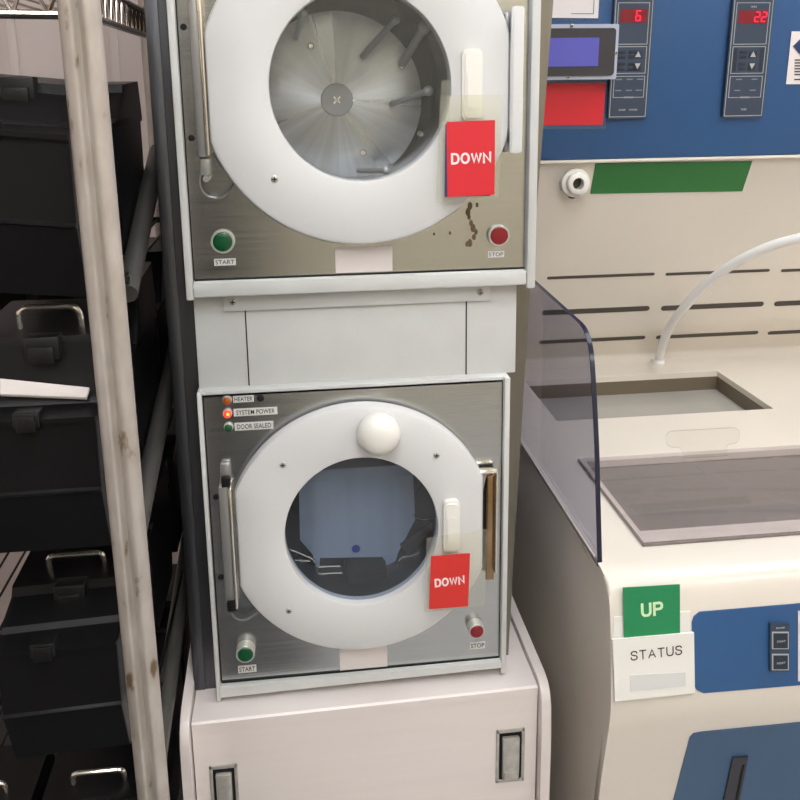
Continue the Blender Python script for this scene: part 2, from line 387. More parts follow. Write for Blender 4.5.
# upper dryer
up = thing('spin_dryer', 'upper white spin dryer with a large steel chamber behind a round window', 'spin dryer', (.08, 1.2, 1.24), None)
UC = (.0835, 1.497)
X0, X1, Z0, Z1 = -.126, .292, 1.266, 1.80
b = nb(); plate_hole(b, X0, X1, Z0, Z1, (UC[0]+.0, UC[1]+.004), .113, 1.03, YP, YP+.003); fp = obj('front_panel', b, STEEL, up)
b = nb(); box(b, X0-.0015, X0, YP-.001, YP+.02, Z0, Z1); box(b, X0, X1, YP-.002, YP, Z0-.002, Z0+.0005); obj('panel_gap', b, DARK, up)
b = nb(); box(b, -.1365, -.1275, 1.09, 1.122, 1.242, 1.80, .0015); obj('side_flange', b, W_PAINT, up)
b = nb(); box(b, .2925, .3035, 1.087, 1.16, 1.241, 1.80, .0015); obj('side_flange', b, W_PAINT, up)
b = nb(); box(b, -.1275, .2925, 1.088, 1.118, 1.2455, 1.2645, .002); obj('bottom_lip', b, W_PAINT, up)
b = nb(); box(b, -.1365, .3035, 1.09, 1.7, 1.80, 1.82, .002); obj('top_panel', b, W_PAINT, up)
for p in ((183.5, 27), (191.5, 138)):
    q = onY(*p, YP); b = nb(); lathY(b, (q.x, q.z), [(.0038, YP), (.0038, YP-.0008), (.003, YP-.001)], 20, cap=True); obj('mounting_hole', b, DARK, fp)
# chamber
CW = 1.255
b = nb(); lathY(b, (UC[0], UC[1]+.004), [(.113, YP+.003), (.118, YP+.02), (.125, YP+.03), (.125, CW+.03), (.127, CW+.03), (.127, YP+.025), (.115, YP+.003)], 64, sz=1.03, closed=True)
HUBM = mat('grey_hub', (172, 170, 168), .45, .6)
RODM = mat('pale_spray_arm', (196, 196, 194), .3, .5)
cham = obj('chamber', b, CHAMB, up)
hub = onY(337, 100, CW-.004)
b = nb(); lathY(b, (hub.x, hub.z), [(.118, CW+.006), (.118, CW), (.019, CW-.001)], 72, cap=True)
bmesh.ops.delete(b, geom=[f for f in b.faces if len(f.verts) > 4 and f.calc_center_median().y > CW+.005], context='FACES')
rot_ = obj('rotor_disc', b, SPUN, up)
b = nb(); lathY(b, (hub.x, hub.z), [(.0215, CW), (.0215, CW-.0035), (.0213, CW-.0042)], 48, cap=True); hb = obj('hub', b, HUBM, up)
b = nb(); lathY(b, (hub.x, hub.z), [(.0222, CW-.0006), (.0222, CW-.0012), (.0216, CW-.0012), (.0216, CW-.0006)], 48, closed=True); obj('hub_groove', b, DARK, hb)
b = nb()
for an in (45, 135):
    m_ = Matrix.Translation((hub.x, 0, hub.z)) @ Matrix.Rotation(math.radians(an), 4, 'Y'); box(b, -.006, .006, CW-.0048, CW-.0042, -.0011, .0011, mtx=m_)
obj('cross_mark', b, CHROME, hb)
def rod(px0, px1, Ya, Yb, r, nm='spray_arm'):
    p, q = onY(*px0, Ya), onY(*px1, Yb); bm = nb(); tube(bm, [p, p.lerp(q, .5), q], r, 12); o = obj(nm, bm, RODM, up)
    b2 = nb(); bmesh.ops.create_uvsphere(b2, u_segments=16, v_segments=10, radius=r*1.5, matrix=Matrix.Translation(p)); obj('rod_tip', b2, RODM, o)
rod((395, 20), (362, 57), 1.19, 1.245, .0042)
rod((428, 91), (392, 104), 1.17, 1.245, .0045)
rod((424, 28), (402, 64), 1.2, 1.245, .006)
rod((303, 13), (295, 38), 1.2, 1.24, .004)
rod((386, 170), (358, 170), 1.17, 1.2, .004)
for p in ((311, 46), (363, 152.5), (402, 66), (421, 134)):
    q = onY(*p, CW-.006); b = nb(); lathY(b, (q.x, q.z), [(.005, CW), (.005, CW-.005), (.003, CW-.008)], 16, cap=True); obj('bolt', b, CHROME, rot_)
YD = 1.073
ud = door(up, UC, .190, .179, .1075, 1.04, 1.095, YD)
b = nb(); lathY(b, UC, [(.1073, YD+.006), (.1073, YD+.009)], 72, sz=1.04, cap=True); obj('window_glass', b, GLASS, ud)
q = onY(274.5, 179, YD); screw((q.x, q.z), YD, .0045, ud); screw((2*UC[0]-q.x, 2*UC[1]-q.z), YD, .0045, ud); screw((q.x, 2*UC[1]-q.z), YD, .0045, ud); screw((2*UC[0]-q.x, q.z), YD, .0045, ud)
lh0, lh1 = onY(460.5, 49, YD), onY(481, 120, YD)
latch_handle(ud, (lh0.x+lh1.x)/2, lh0.z, lh1.z, .0245, YD)
# hinge and latch bars
a, c = onY(198, 157, 1.085), onY(210.5, 157, 1.085)
b = nb(); box(b, a.x, c.x-.0045, 1.083, YP, c.z, 1.70, .002); hg = obj('hinge_bar', b, STEEL2, up)
b = nb(); box(b, c.x-.0045, c.x, 1.078, YP, c.z+.002, 1.70, .001); obj('hinge_edge', b, CHROME, hg)
a, c = onY(200, 159, 1.09), onY(210.5, 175, 1.09); b = nb(); box(b, a.x, c.x, 1.088, YP, c.z, a.z, .001); obj('hinge_bracket', b, STEEL2, hg)
b = nb(); q = onY(207, 178, 1.092); tube(b, [Vector((q.x, 1.08, q.z)), Vector((q.x, YP, q.z))], .004); obj('hinge_pin', b, SCREWM, hg)
HW = clear('clear_hinge_wire', (200, 205, 205), .4, body=(170, 170, 165))
b = nb(); tube(b, arc([onY(201, 172, 1.09), onY(199, 184, 1.09), onY(205, 196, 1.09), onY(222, 199, 1.09), onY(231, 190, 1.09), onY(235, 181, 1.09)], .01), .0016, 8); obj('retaining_wire', b, HW, hg)
a, c = onY(511.5, 6, 1.07), onY(521.5, 153, 1.07)
b = nb(); prismY(b, rrect(a.x, c.x, c.z, a.z, .004), 1.066, 1.073); bmesh.ops.bevel(b, geom=[e for e in b.edges if all(v.co.y < 1.0661 for v in e.verts)], offset=.002, segments=2, affect='EDGES')
box(b, a.x+.003, c.x-.002, 1.073, YP, a.z-.03, a.z-.01); box(b, a.x+.003, c.x-.002, 1.073, YP, c.z+.01, c.z+.03)
obj('latch_bar', b, mat('bright_latch_steel', (226, 230, 238), .28, .55), up)
for z_ in (c.z, a.z-.03): b = nb(); box(b, a.x-.004, a.x+.002, 1.084, YP, z_, z_+.024, .002); obj('latch_bracket', b, STEEL2, up)
q = onY(223, 241, YP); button((q.x, q.z), .0145, BGREEN, up, YP)
q = onY(498, 235, YP); button((q.x, q.z), .0138, BRED, up, YP, name='stop_button')
tape((214, 259), (236, 265), 'START', up, YP); tape((488, 251.5), (504, 257), 'STOP', up, YP)
a, c = onY(335, 247.5, YP), onY(392.5, 271, YP); b = nb(); box(b, a.x, c.x, YP-.0007, YP, c.z, a.z); bl_ = obj('blank_label', b, PAPER, up); bl_['label'] = 'blank white label'
# dried drip marks
STAIN = mat('dried_brown_drip', (96, 78, 52), .6)
b = nb()
for (x, y, r) in ((470, 206, 2.5), (468, 212, 2.6), (469, 217, 1.8), (471, 223, 2.0), (473, 228, 2.6), (476, 232, 1.8), (474, 237, 2.0), (470, 243, 2.6), (467, 244, 1.8), (450, 233, 1.2), (434, 234, 1.0), (477, 205, 1.5)):
    b = nb(); q = onY(x, y, YP); lathY(b, (q.x, q.z), [(r*.0016, YP), (r*.0014, YP-.0002)], 10, sx=.8, sz=1.3, cap=True); obj('drip_mark', b, STAIN, fp)


# lower dryer
lo = thing('spin_dryer', 'lower white spin dryer with a cassette behind its small round window', 'spin dryer', (.08, 1.2, .67))
LC = (.0725, .9205)
x0, x1, z0, z1 = -.125, .266, .698, 1.112
b = nb(); plate_hole(b, x0, x1, z0, z1, LC, .115, 1.0, YP, YP+.003); lp_ = obj('front_panel', b, STEEL, lo)
b = nb(); box(b, x0-.0015, x0+.0005, YP-.001, YP+.01, z0, z1); box(b, x1-.0005, x1+.0015, YP-.001, YP+.01, z0, z1); box(b, x0, x1, YP-.0015, YP, z0-.002, z0+.0006); obj('panel_gap', b, DARK, lo)
b = nb(); box(b, -.1320, -.1265, 1.090, 1.122, .673, 1.1205, .0012); obj('side_flange', b, W_PAINT, lo)
b = nb(); box(b, .2662, .2735, 1.089, 1.138, .678, 1.1205, .0012); obj('side_flange', b, W_PAINT, lo)
b = nb(); box(b, -.1265, .2675, 1.0965, 1.12, 1.1155, 1.1205, .001); obj('top_lip', b, W_PAINT, lo)
b = nb(); loft(b, [[Vector((x, 1.089, za)), Vector((x, 1.118, za)), Vector((x, 1.118, zb2)), Vector((x, 1.089, zb2))] for x, za, zb2 in ((-.1265, .6805, .6945), (.2665, .688, .6975))]); obj('bottom_lip', b, W_PAINT, lo)
for p in ((216, 497), (221, 577)):
    q = onY(*p, YP); b = nb(); lathY(b, (q.x, q.z), [(.0038, YP), (.0038, YP-.0008), (.003, YP-.001)], 20, cap=True); obj('mounting_hole', b, DARK, lp_)
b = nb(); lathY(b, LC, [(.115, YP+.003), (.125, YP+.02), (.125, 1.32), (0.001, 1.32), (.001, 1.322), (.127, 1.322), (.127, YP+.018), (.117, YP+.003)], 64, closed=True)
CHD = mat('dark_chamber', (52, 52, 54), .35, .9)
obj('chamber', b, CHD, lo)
YL = 1.075
ld = door(lo, (LC[0], LC[1]), .177, .1635, .1015, 1.045, 1.096, YL)
b = nb(); lathY(b, LC, [(.1013, YL+.012), (.1013, YL+.014)], 72, sz=1.045, cap=True); obj('window_glass', b, GLASSD, ld)
for p in ((283, 464.5), (436.5, 455), (289, 610.5), (441, 600)):
    q = onY(*p, YL); screw((q.x, q.z), YL, .0042, ld)
q = onY(379, 434, YL-.012)
b = nb(); lathY(b, (q.x, q.z), [(.026, YL), (.0275, YL-.006), (.0285, YL-.010), (.0275, YL-.016), (.024, YL-.0225), (.018, YL-.027), (.010, YL-.0295), (.003, YL-.0302)], 40, cap=True); obj('vent_knob', b, W_CREAM, ld)
a, c = onY(442, 499, YL), onY(459, 548, YL); latch_handle(ld, (a.x+c.x)/2, a.z, c.z, .022, YL)
# hinge
a, c = onY(226, 609, 1.085), onY(238.5, 609, 1.085); a.z = onY(226, 487, 1.085).z
b = nb(); box(b, a.x, c.x-.004, 1.084, YP, c.z+.01, a.z, .0015); hg = obj('hinge_bar', b, STEEL2, lo)
b = nb(); box(b, c.x-.0035, c.x, 1.078, YP, c.z+.004, a.z, .001); obj('hinge_edge', b, CHROME, hg)
a2, c2 = onY(220, 464, 1.092), onY(231, 480, 1.092); b = nb(); box(b, a2.x, c2.x, 1.09, YP, c2.z, a2.z, .002); obj('hinge_bracket', b, STEEL2, hg)
a3, c3 = onY(221, 478, 1.083), onY(230.5, 487, 1.083); b = nb(); box(b, a3.x, c3.x, 1.082, 1.09, c3.z, a3.z, .001); obj('hinge_block', b, BLACK2, hg)
a4, c4 = onY(227, 601, 1.083), onY(237, 610, 1.083); b = nb(); box(b, a4.x, c4.x, 1.080, YP, c4.z, a4.z, .001); obj('hinge_block', b, BLACK2, hg)
b = nb(); tube(b, arc([onY(231, 613, 1.09), onY(237, 620, 1.09), onY(247, 620, 1.09), onY(258, 612, 1.09)], .01), .0015, 8); obj('retaining_wire', b, HW, hg)
# right latch: bent strap
a, c = onY(487, 476, 1.085), onY(494, 580, 1.085)
BRZ = mat('bronzed_steel', (168, 138, 104), .25, 1, noise=.3, nscale=25)
b = nb(); box(b, a.x, c.x, 1.086, 1.090, c.z, a.z, .001); lt = obj('latch_bar', b, BRZ, lo); lt['label'] = 'bronze-toned steel latch strap'
b = nb(); box(b, c.x, c.x+.0022, 1.079, 1.093, c.z+.012, a.z+.006, .0006); box(b, a.x-.012, c.x+.002, 1.079, 1.093, a.z+.006, a.z+.0085, .0006); obj('latch_edge', b, CHROME, lt)
b = nb(); prismY(b, [(a.x-.012, a.z+.005), (c.x-.001, a.z+.005), (a.x-.001, a.z-.004), (a.x-.004, a.z-.02)], 1.088, 1.095); obj('latch_hook', b, STEEL2, lt)
q = onY(245.5, 653.5, YP-.012); button((q.x, q.z), .0128, BGREEN, lo, YP, proj=.014)
q = onY(476.5, 630.5, YP-.012); button((q.x, q.z), .0115, BRED, lo, YP, proj=.014, name='stop_button')
tape((238, 666), (256.5, 671.5), 'START', lo, YP); tape((470, 642.5), (485, 648), 'STOP', lo, YP)
a, c = onY(339.5, 651, YP), onY(387.5, 666, YP); b = nb(); box(b, a.x, c.x, YP-.0007, YP, c.z, a.z+.006); bl_ = obj('blank_label', b, PAPER, lo); bl_['label'] = 'blank white label'
for p, m_, lb in (((227, 400.5), AMBER, 'amber indicator lamp'), ((227.5, 413.5), REDL, 'lit red indicator lamp'), ((228.5, 427.5), BGREEN, 'green indicator lamp')):
    q = onY(*p, YP-.003); b = nb(); lathY(b, (q.x, q.z), [(.0062, YP), (.0058, YP-.004), (.005, YP-.0048)], 20, cap=True); o = obj('indicator_lamp', b, CHROMEB, lo); o['label'] = lb
    b = nb(); lathY(b, (q.x, q.z), [(.0052, YP-.004), (.005, YP-.0065), (.0032, YP-.0085), (.001, YP-.009)], 20, cap=True); ln = obj('lens', b, m_, o)
    if m_ is REDL:
        b = nb(); lathY(b, (q.x+.0008, q.z+.0008), [(.0022, YP-.0075), (.0018, YP-.0094)], 12, cap=True); obj('filament', b, REDL2, ln)
tape((233, 396), (254, 401.5), 'HEATER', lo, YP); tape((233.5, 409), (277.5, 414), 'SYSTEM POWER', lo, YP); tape((234.5, 423), (273.5, 428.5), 'DOOR SEALED', lo, YP)
q = onY(260.5, 398, YP); b = nb(); lathY(b, (q.x, q.z), [(.0045, YP), (.0045, YP-.001), (.003, YP-.0016)], 20, cap=True); obj('mounting_hole', b, DARK, lp_)
# inside the lower chamber
YR = 1.19
b = nb()
pA, pB = onY(345, 562, YR), onY(386, 598, YR); box(b, pA.x, pB.x, YR-.03, YR+.06, pB.z, pA.z, .003)
pA, pB = onY(318, 575, YR), onY(400, 598, YR); box(b, pA.x, pB.x, YR+.0, YR+.02, pB.z, pA.z, .003)
rk = obj('rotor_block', b, BLACK, lo)
for pts in ([(289, 549), (313, 559), (317, 566), (318, 578)], [(398, 572), (398, 562), (402, 557), (414, 556), (432, 545)], [(291, 560), (310, 561)], [(318, 567), (340, 566)], [(318, 574), (342, 573)], [(296, 585), (312, 590), (342, 586)], [(414, 515), (420, 520), (434, 519)]):
    b = nb(); tube(b, arc([onY(x, y, YR-.02) for x, y in pts], .01), .0016, 8); obj('rotor_wire', b, CHROME, lo)
for pts in ([(289, 552), (315, 560), (318, 590), (296, 584)], [(399, 560), (430, 556), (420, 585), (398, 592)], [(400, 545), (432, 522), (436, 548), (410, 558)]):
    q = [onY(x, y, YR-.005) for x, y in pts]; b = nb(); quad(b, q, .003); obj('rotor_plate', b, CHD, lo)
cas = thing('wafer_cassette', 'frosted blue-grey plastic wafer cassette inside the lower dryer window', 'cassette', (.07, 1.22, .86))
a, c = onY(299, 472, YR), onY(413, 558, YR)
outl = [(a.x, a.z), (onY(413, 472, YR).x, a.z), (onY(415, 520, YR).x, onY(415, 520, YR).z), (onY(398, 553, YR).x, onY(398, 553, YR).z), (onY(391, 575, YR).x, onY(391, 575, YR).z), (onY(386, 575, YR).x, onY(386, 575, YR).z), (onY(383, 557, YR).x, onY(383, 557, YR).z), (onY(320, 558, YR).x, onY(320, 558, YR).z), (onY(319, 578, YR).x, onY(319, 578, YR).z), (onY(314, 578, YR).x, onY(314, 578, YR).z), (onY(313, 555, YR).x, onY(313, 555, YR).z), (onY(300, 540, YR).x, onY(300, 540, YR).z)]
b = nb(); prismY(b, outl, YR, YR+.07); obj('body', b, CASS, cas)
b = nb(); a1, c1 = onY(303, 470, YR), onY(409, 475, YR); box(b, a1.x, c1.x, YR-.004, YR+.004, c1.z, a1.z, .001); box(b, a1.x+.012, a1.x+.014, YR-.002, YR+.001, .87, c1.z); box(b, c1.x-.014, c1.x-.012, YR-.002, YR+.001, .87, c1.z); obj('rim', b, CASS, cas)
DOT = mat('blue_dot', (30, 60, 170), .4)
q = onY(356, 549, YR-.001); b = nb(); lathY(b, (q.x, q.z), [(.0062, YR), (.0062, YR-.001)], 24, cap=True); o = obj('dot_sticker', b, DOT, cas); o['label'] = 'round blue sticker'

# ---------------------------------------------------------------- DOWN cards
def card(name, label, corners, Y, m, txt, tm, sleeve, th, tw, tc, back=None, tab=None, rot=0):
    c0 = onY(*corners[3], Y)
    t = thing(name, label, 'sign', (c0.x, Y, c0.z))
    P = [onY(x, y, Y) for x, y in corners]; bm = nb(); quad(bm, [P[0], P[3], P[2], P[1]], .0008); cd = obj('card', bm, m, t)
    q = onY(*tc, Y); letters('lettering', txt, (q.x, Y-.0010, q.z), th, tw, tm, cd, t=.23, rz=rot, gap=.20)
    if back:
        P = [onY(x, y, Y+.001) for x, y in back]; bm = nb(); quad(bm, [P[0], P[3], P[2], P[1]], .0008); o = obj('backing_card', bm, NAVY, t); o['label'] = 'navy card behind the red one'
    P = [onY(x, y, Y+.003) for x, y in sleeve]; bm = nb(); quad(bm, [P[0], P[3], P[2], P[1]], .0005); obj('sleeve', bm, SLEEVE, t)
    if tab:
        P = [onY(x, y, Y+.002) for x, y in tab]; bm = nb(); quad(bm, [P[0], P[3], P[2], P[1]], .001); obj('clip', bm, SLEEVE, t)
    return t
YS = 1.053
card('sign_card', 'red card reading DOWN hanging on the upper dryer door', [(446.5, 122), (495, 120), (494.5, 194.5), (447.5, 197)], YS, RED, 'DOWN', WTXT,
     [(440, 96), (502, 94), (499, 196), (436, 203)], onY(470, 152, YS).z-onY(470, 163.5, YS).z, .0525*.93, (471, 158), back=[(445.5, 124), (491, 122), (490, 196), (444.5, 197)],
     tab=[(441.5, 80), (450, 80), (449, 122), (440, 122)], rot=-1)
card('sign_card', 'red card reading DOWN hanging on the lower dryer door', [(431, 556), (470, 553), (468, 606), (429, 609)], YS, REDC, 'DOWN', WTXT,
     [(426.5, 538), (487, 529), (485, 606), (424, 612)], onY(449, 577, YS).z-onY(449, 585.5, YS).z, .0425*.95, (449.5, 581), rot=-3)

# ---------------------------------------------------------------- base cabinet
bs = thing('base_cabinet', 'low white cabinet with two steel latches standing under the dryers', 'cabinet', (.075, 1.3, 0))
b = nb(); loft(b, [[Vector((x, y, .659)), Vector((x, y, .6695)), Vector((x, y+.0025, .672)), Vector((x, 1.72, .672)), Vector((x, 1.72, .659))] for x, y in ((-.163, 1.053), (.3135, 1.064))]); obj('top_panel', b, W_BASE, bs)
b = nb(); loft(b, [[Vector((x, y, .08)), Vector((x, y, .660)), Vector((x, y+.011, .660)), Vector((x, y+.011, .08))] for x, y in ((-.163, 1.054), (.3135, 1.065))]); obj('front_panel', b, W_BASE, bs)
b = nb(); box(b, -.163, .3135, 1.09, 1.72, 0, .08); obj('plinth', b, BLACK, bs)
for xa, xb, zbk, dy in ((-.1775, -.165, .705, 0), (.3155, .329, .680, .012)):
    prof = arc([Vector((1.72, zbk+.02, 0)), Vector((1.255, zbk, 0)), Vector((1.04+dy, .679, 0)), Vector((1.033+dy, .60, 0)), Vector((1.038+dy, .02, 0)), Vector((1.72, .02, 0))], .03, 5)
    b = nb(); prismX(b, [(p.x, p.y) for p in prof], xa, xb, .0015); obj('side_panel', b, W_BASE, bs)
LATB = mat('worn_latch_steel', (186, 182, 174), .35, .4, noise=.2, nscale=80)
for (ax, ay, cx, cy) in ((209, 766, 241, 822), (496, 730, 523.5, 779)):
    YB_ = 1.055 if ax < 300 else 1.0645; a, c = onY(ax, ay, YB_), onY(cx, cy, YB_); dY = YB_-1.054
    b = nb(); w = .0045
    box(b, a.x, c.x, 1.051+dY, 1.054+dY, a.z-w, a.z, .0008); box(b, a.x, c.x, 1.051+dY, 1.054+dY, c.z, c.z+w, .0008); box(b, a.x, a.x+w, 1.051+dY, 1.054+dY, c.z, a.z, .0008); box(b, c.x-w, c.x, 1.051+dY, 1.054+dY, c.z, a.z, .0008)
    l = obj('door_latch', b, LATB, bs)
    b = nb(); box(b, a.x+w, c.x-w, 1.0532+dY, 1.0538+dY, c.z+w, a.z-w); obj('recess', b, DARK, l)
    b = nb(); box(b, a.x+w+.004, c.x-w-.004, 1.046+dY, 1.0532+dY, c.z+w+.004, a.z-w-.006, .0015); obj('lever', b, LATB, l)
    b = nb(); box(b, a.x+w+.006, c.x-w-.006, 1.043+dY, 1.047+dY, c.z+w+.006, c.z+w+.020, .001); obj('lever_lip', b, LATB, l)

# ---------------------------------------------------------------- wet bench
XB, XE, ZD = .384, 1.62, .8727
wb = thing('wet_bench', 'white polypropylene wet bench with blue panels right of the dryers', 'wet bench', (1.0, 1.4, 0))
outer = arc([Vector(p+(0,)) for p in ((1.90, ZD), (1.03, ZD), (.999, .866), (.985, .829), (.967, .696), (.989, .59), (1.0, .52), (1.04, .02))], .03, 5)
# side wall, full depth
prof = [(p.x, p.y) for p in outer]+[(1.90, .02)]
b = nb(); prismX(b, [(p[0]+.005 if p[0] < 1.7 else p[0], p[1]-.005) for p in prof], XB+.0006, XB+.02); obj('side_wall', b, W_POLY, wb)
b = nb(); prismX(b, prof, XE, XE+.02, .003); obj('side_wall', b, W_POLY, wb)
# front skin
fr = [p for p in outer if p.x < 1.105 or p.y < ZD-.02]
fr = [Vector((1.10, ZD, 0))]+[p for p in outer if p.x < 1.04]
inn = [Vector((p.x+.016, p.y-(.016 if p.y > .8 else 0), 0)) for p in fr]
b = nb(); prismX(b, [(p.x, p.y) for p in fr]+[(p.x, p.y) for p in reversed(inn)], XB, XE, .0045); obj('front_body', b, W_POLY, wb)
# deck with two openings
TX0, TY0, TY1 = .472, 1.112, 1.353
KX0, KX1, KY0, KY1 = .478, .912, 1.54, 1.775
b = nb(); zt, zl = ZD, ZD-.012
for r in ((XB+.0, TX0, 1.098, TY1), (XB+.0, XE, TY1, KY0), (XB+.0, KX0, KY0, KY1), (KX1, XE, KY0, KY1), (XB+.0, XE, KY1, 1.96), (TX0, XE, 1.098, TY0)):
    box(b, r[0], r[1], r[2], r[3], zl, zt)
bmesh.ops.remove_doubles(b, verts=b.verts, dist=1e-5); obj('deck', b, W_POLY, wb, smooth=False)
b = nb(); t = .004
for (xa, xb, ya, yb, zb_) in ((KX0, KX1, KY0, KY1, .70),):
    box(b, xa-t, xa, ya, yb, zb_, zl); box(b, xb, xb+t, ya, yb, zb_, zl); box(b, xa, xb, yb, yb+t, zb_, zl); box(b, xa, xb, ya-t, ya, zb_, zl); box(b, xa, xb, ya, yb, zb_-t, zb_)
BROWN = mat('brown_tank_wall', (112, 100, 82), .35)
sk = obj('sink_basin', b, BROWN, wb, smooth=False)
b = nb(); box(b, KX0, KX1, KY0, KY1, .70, ZD-.042); obj('liquid', b, LIQ, sk)
b = nb(); xa, xb, ya, yb, zb_ = TX0, XE-.02, TY0, TY1, .70
box(b, xa-t, xa, ya, yb, zb_, zl); box(b, xb, xb+t, ya, yb, zb_, zl); box(b, xa, xb, yb, yb+t, zb_, zl); box(b, xa, xb, ya-t, ya, zb_, zl); box(b, xa, xb, ya, yb, zb_-t, zb_)
tk = obj('tank_basin', b, TANKG, wb, smooth=False)
b = nb(); box(b, TX0, XE-.02, TY0, TY1, .70, ZD-.013); obj('liquid', b, LIQ2, tk)
# rear splash panel
RP = arc([Vector(p+(0,)) for p in ((1.685, 1.352), (1.72, 1.262), (1.757, 1.165), (1.79, 1.07), (1.832, .96), (1.872, .905), (1.888, .884), (1.872, .8745), (1.845, .8732))], .02, 6)
b = nb(); prismX(b, [(p.x, p.y) for p in RP]+[(1.845, .866), (1.96, .866), (1.96, 1.352)], XB, XE); rp = obj('splash_panel', b, W_POLY, wb)
def onRP(x, y):
    d = ray(x, y); best = None
    for a, c in zip(RP[:-1], RP[1:]):
        ey, ez = c.x-a.x, c.y-a.y; den = d.y*ez-d.z*ey
        if abs(den) < 1e-9: continue
        u = ((a.x-EYE.y)*ez-(a.y-EYE.z)*ey)/den; P = EYE+d*u
        s = ((P.y-a.x)*ey+(P.z-a.y)*ez)/(ey*ey+ez*ez)
        if -.001 <= s <= 1.001: return P, Vector((0, -abs(ez), -ey if ey > 0 else ey)).normalized(), Vector((0, ey, ez)).normalized()
    return None
def slot(x0, y0, x1, y1, h):
    P, n, _ = onRP(x0, y0); Q, n2, t = onRP(x1, y1); zc = (P+Q)/2
    _, nn, tt = onRP((x0+x1)/2, (y0+y1)/2); nn = tt.cross(Vector((1, 0, 0))).normalized()
    if nn.y > 0: nn = -nn
    r = h/2; L0, L1 = P.x+r, Q.x-r; ring = []
    for k in range(9): a = PI/2+PI*k/8; ring.append(Vector((L0+r*math.cos(a), 0, 0))+tt*(-r*math.sin(a)))
    for k in range(9): a = -PI/2+PI*k/8; ring.append(Vector((L1+r*math.cos(a), 0, 0))+tt*(-r*math.sin(a)))
    base = Vector((0, zc.y, zc.z)); b = nb()
    loft(b, [[base+p+nn*.0012 for p in ring], [base+p-nn*.001 for p in ring]]); return obj('vent_slot', b, SLOTM, rp)
SLOTM = mat('dark_vent_slot', (78, 72, 64), .7)
for x0, y0, x1, y1, h in ((547, 277.8, 654.5, 274, .0065), (665.5, 274, 769.5, 270.3, .0065), (781, 270.5, 900, 266, .0065),
                          (541.5, 313, 649.5, 308, .0125), (661, 308, 763.5, 304, .0125), (774, 304, 900, 298, .0125),
                          (539, 342, 645, 337.5, .0115), (656, 337, 758, 332.5, .0115), (768, 332.5, 900, 327, .0115)):
    slot(x0, y0, x1, y1, h)
# green label on the sloped panel
Pq = [onRP(x, y)[0] for x, y in ((595.5, 163), (752, 161), (742, 191), (590, 193.5))]
b = nb(); loft(b, [[p+Vector((0, -.0015, -.0005)) for p in Pq], [p+Vector((0, .0005, 0)) for p in Pq]]); o = obj('blank_label', b, GREEN, rp); o['label'] = 'long plain green label'
# outlet fitting
P, _, _ = onRP(573, 182)
b = nb(); c_ = (P.x, P.z)
lathY(b, c_, [(.027, P.y+.01), (.029, P.y-.012), (.028, P.y-.020), (.021, P.y-.021), (.021, P.y-.034), (.018, P.y-.036), (.0115, P.y-.036), (.0115, P.y-.012), (.001, P.y-.012)], 36, cap=False)
fit = obj('outlet_fitting', b, W_CREAM, wb)
b = nb(); lathY(b, c_, [(.0113, P.y-.0125), (.0113, P.y-.0135)], 24, cap=True); obj('bore', b, SLOTM, fit)
b = nb(); q, _, _ = onRP(571.5, 196); lathY(b, (q.x, q.z), [(.007, q.y+.01), (.007, q.y-.006)], 16, sz=.7, cap=True); obj('bore', b, SLOTM, fit)
# fascia
YFA = 1.675
b = nb(); box(b, XB+.04, XE, YFA, 1.92, 1.352, 1.95, .003); fa = obj('control_fascia', b, BLUE, wb); fa['label'] = 'blue control fascia'
b = nb(); box(b, XB+.04, XE, YFA-.001, 1.92, 1.3455, 1.3515, .001); obj('fascia_trim', b, W_POLY, wb)
def seg7(parent, ch, x, z, w, h, Y, m):
    on = {'6': 'acdefg', '2': 'abged'}[ch]; t = w*.17; s = []
    sh = lambda zz: (zz-z)*.10
    S_ = {'a': (x-w/2+t, x+w/2-t, z+h/2-t, z+h/2), 'g': (x-w/2+t, x+w/2-t, z-t/2, z+t/2), 'd': (x-w/2+t, x+w/2-t, z-h/2, z-h/2+t),
          'b': (x+w/2-t, x+w/2, z+t*.3, z+h/2-t*.3), 'c': (x+w/2-t, x+w/2, z-h/2+t*.3, z-t*.3), 'f': (x-w/2, x-w/2+t, z+t*.3, z+h/2-t*.3), 'e': (x-w/2, x-w/2+t, z-h/2+t*.3, z-t*.3)}
    b = nb()
    for k in on:
        xa, xb, za, zb = S_[k]; box(b, xa+sh(za), xb+sh(za), Y-.0008, Y, za, zb)
    return obj('digit', b, m, parent)
def lines(parent, segs, Y, w=.0012, m=None, name='printed_border'):
    b = nb()
    for (xa, za, xb, zb) in segs:
        box(b, min(xa, xb)-w/2, max(xa, xb)+w/2, Y-.0005, Y, min(za, zb)-w/2, max(za, zb)+w/2)
    return obj(name, b, m or LINE, parent, smooth=False)
def frame(x0, x1, z0, z1): return [(x0, z0, x1, z0), (x0, z1, x1, z1), (x0, z0, x0, z1), (x1, z0, x1, z1)]
def words(parent, items, Y, h=.004, m=None):
    for s, x, z, w in items: text('lettering', s, (x, Y, z), h, m or LINE, parent, w=w, depth=.0004)
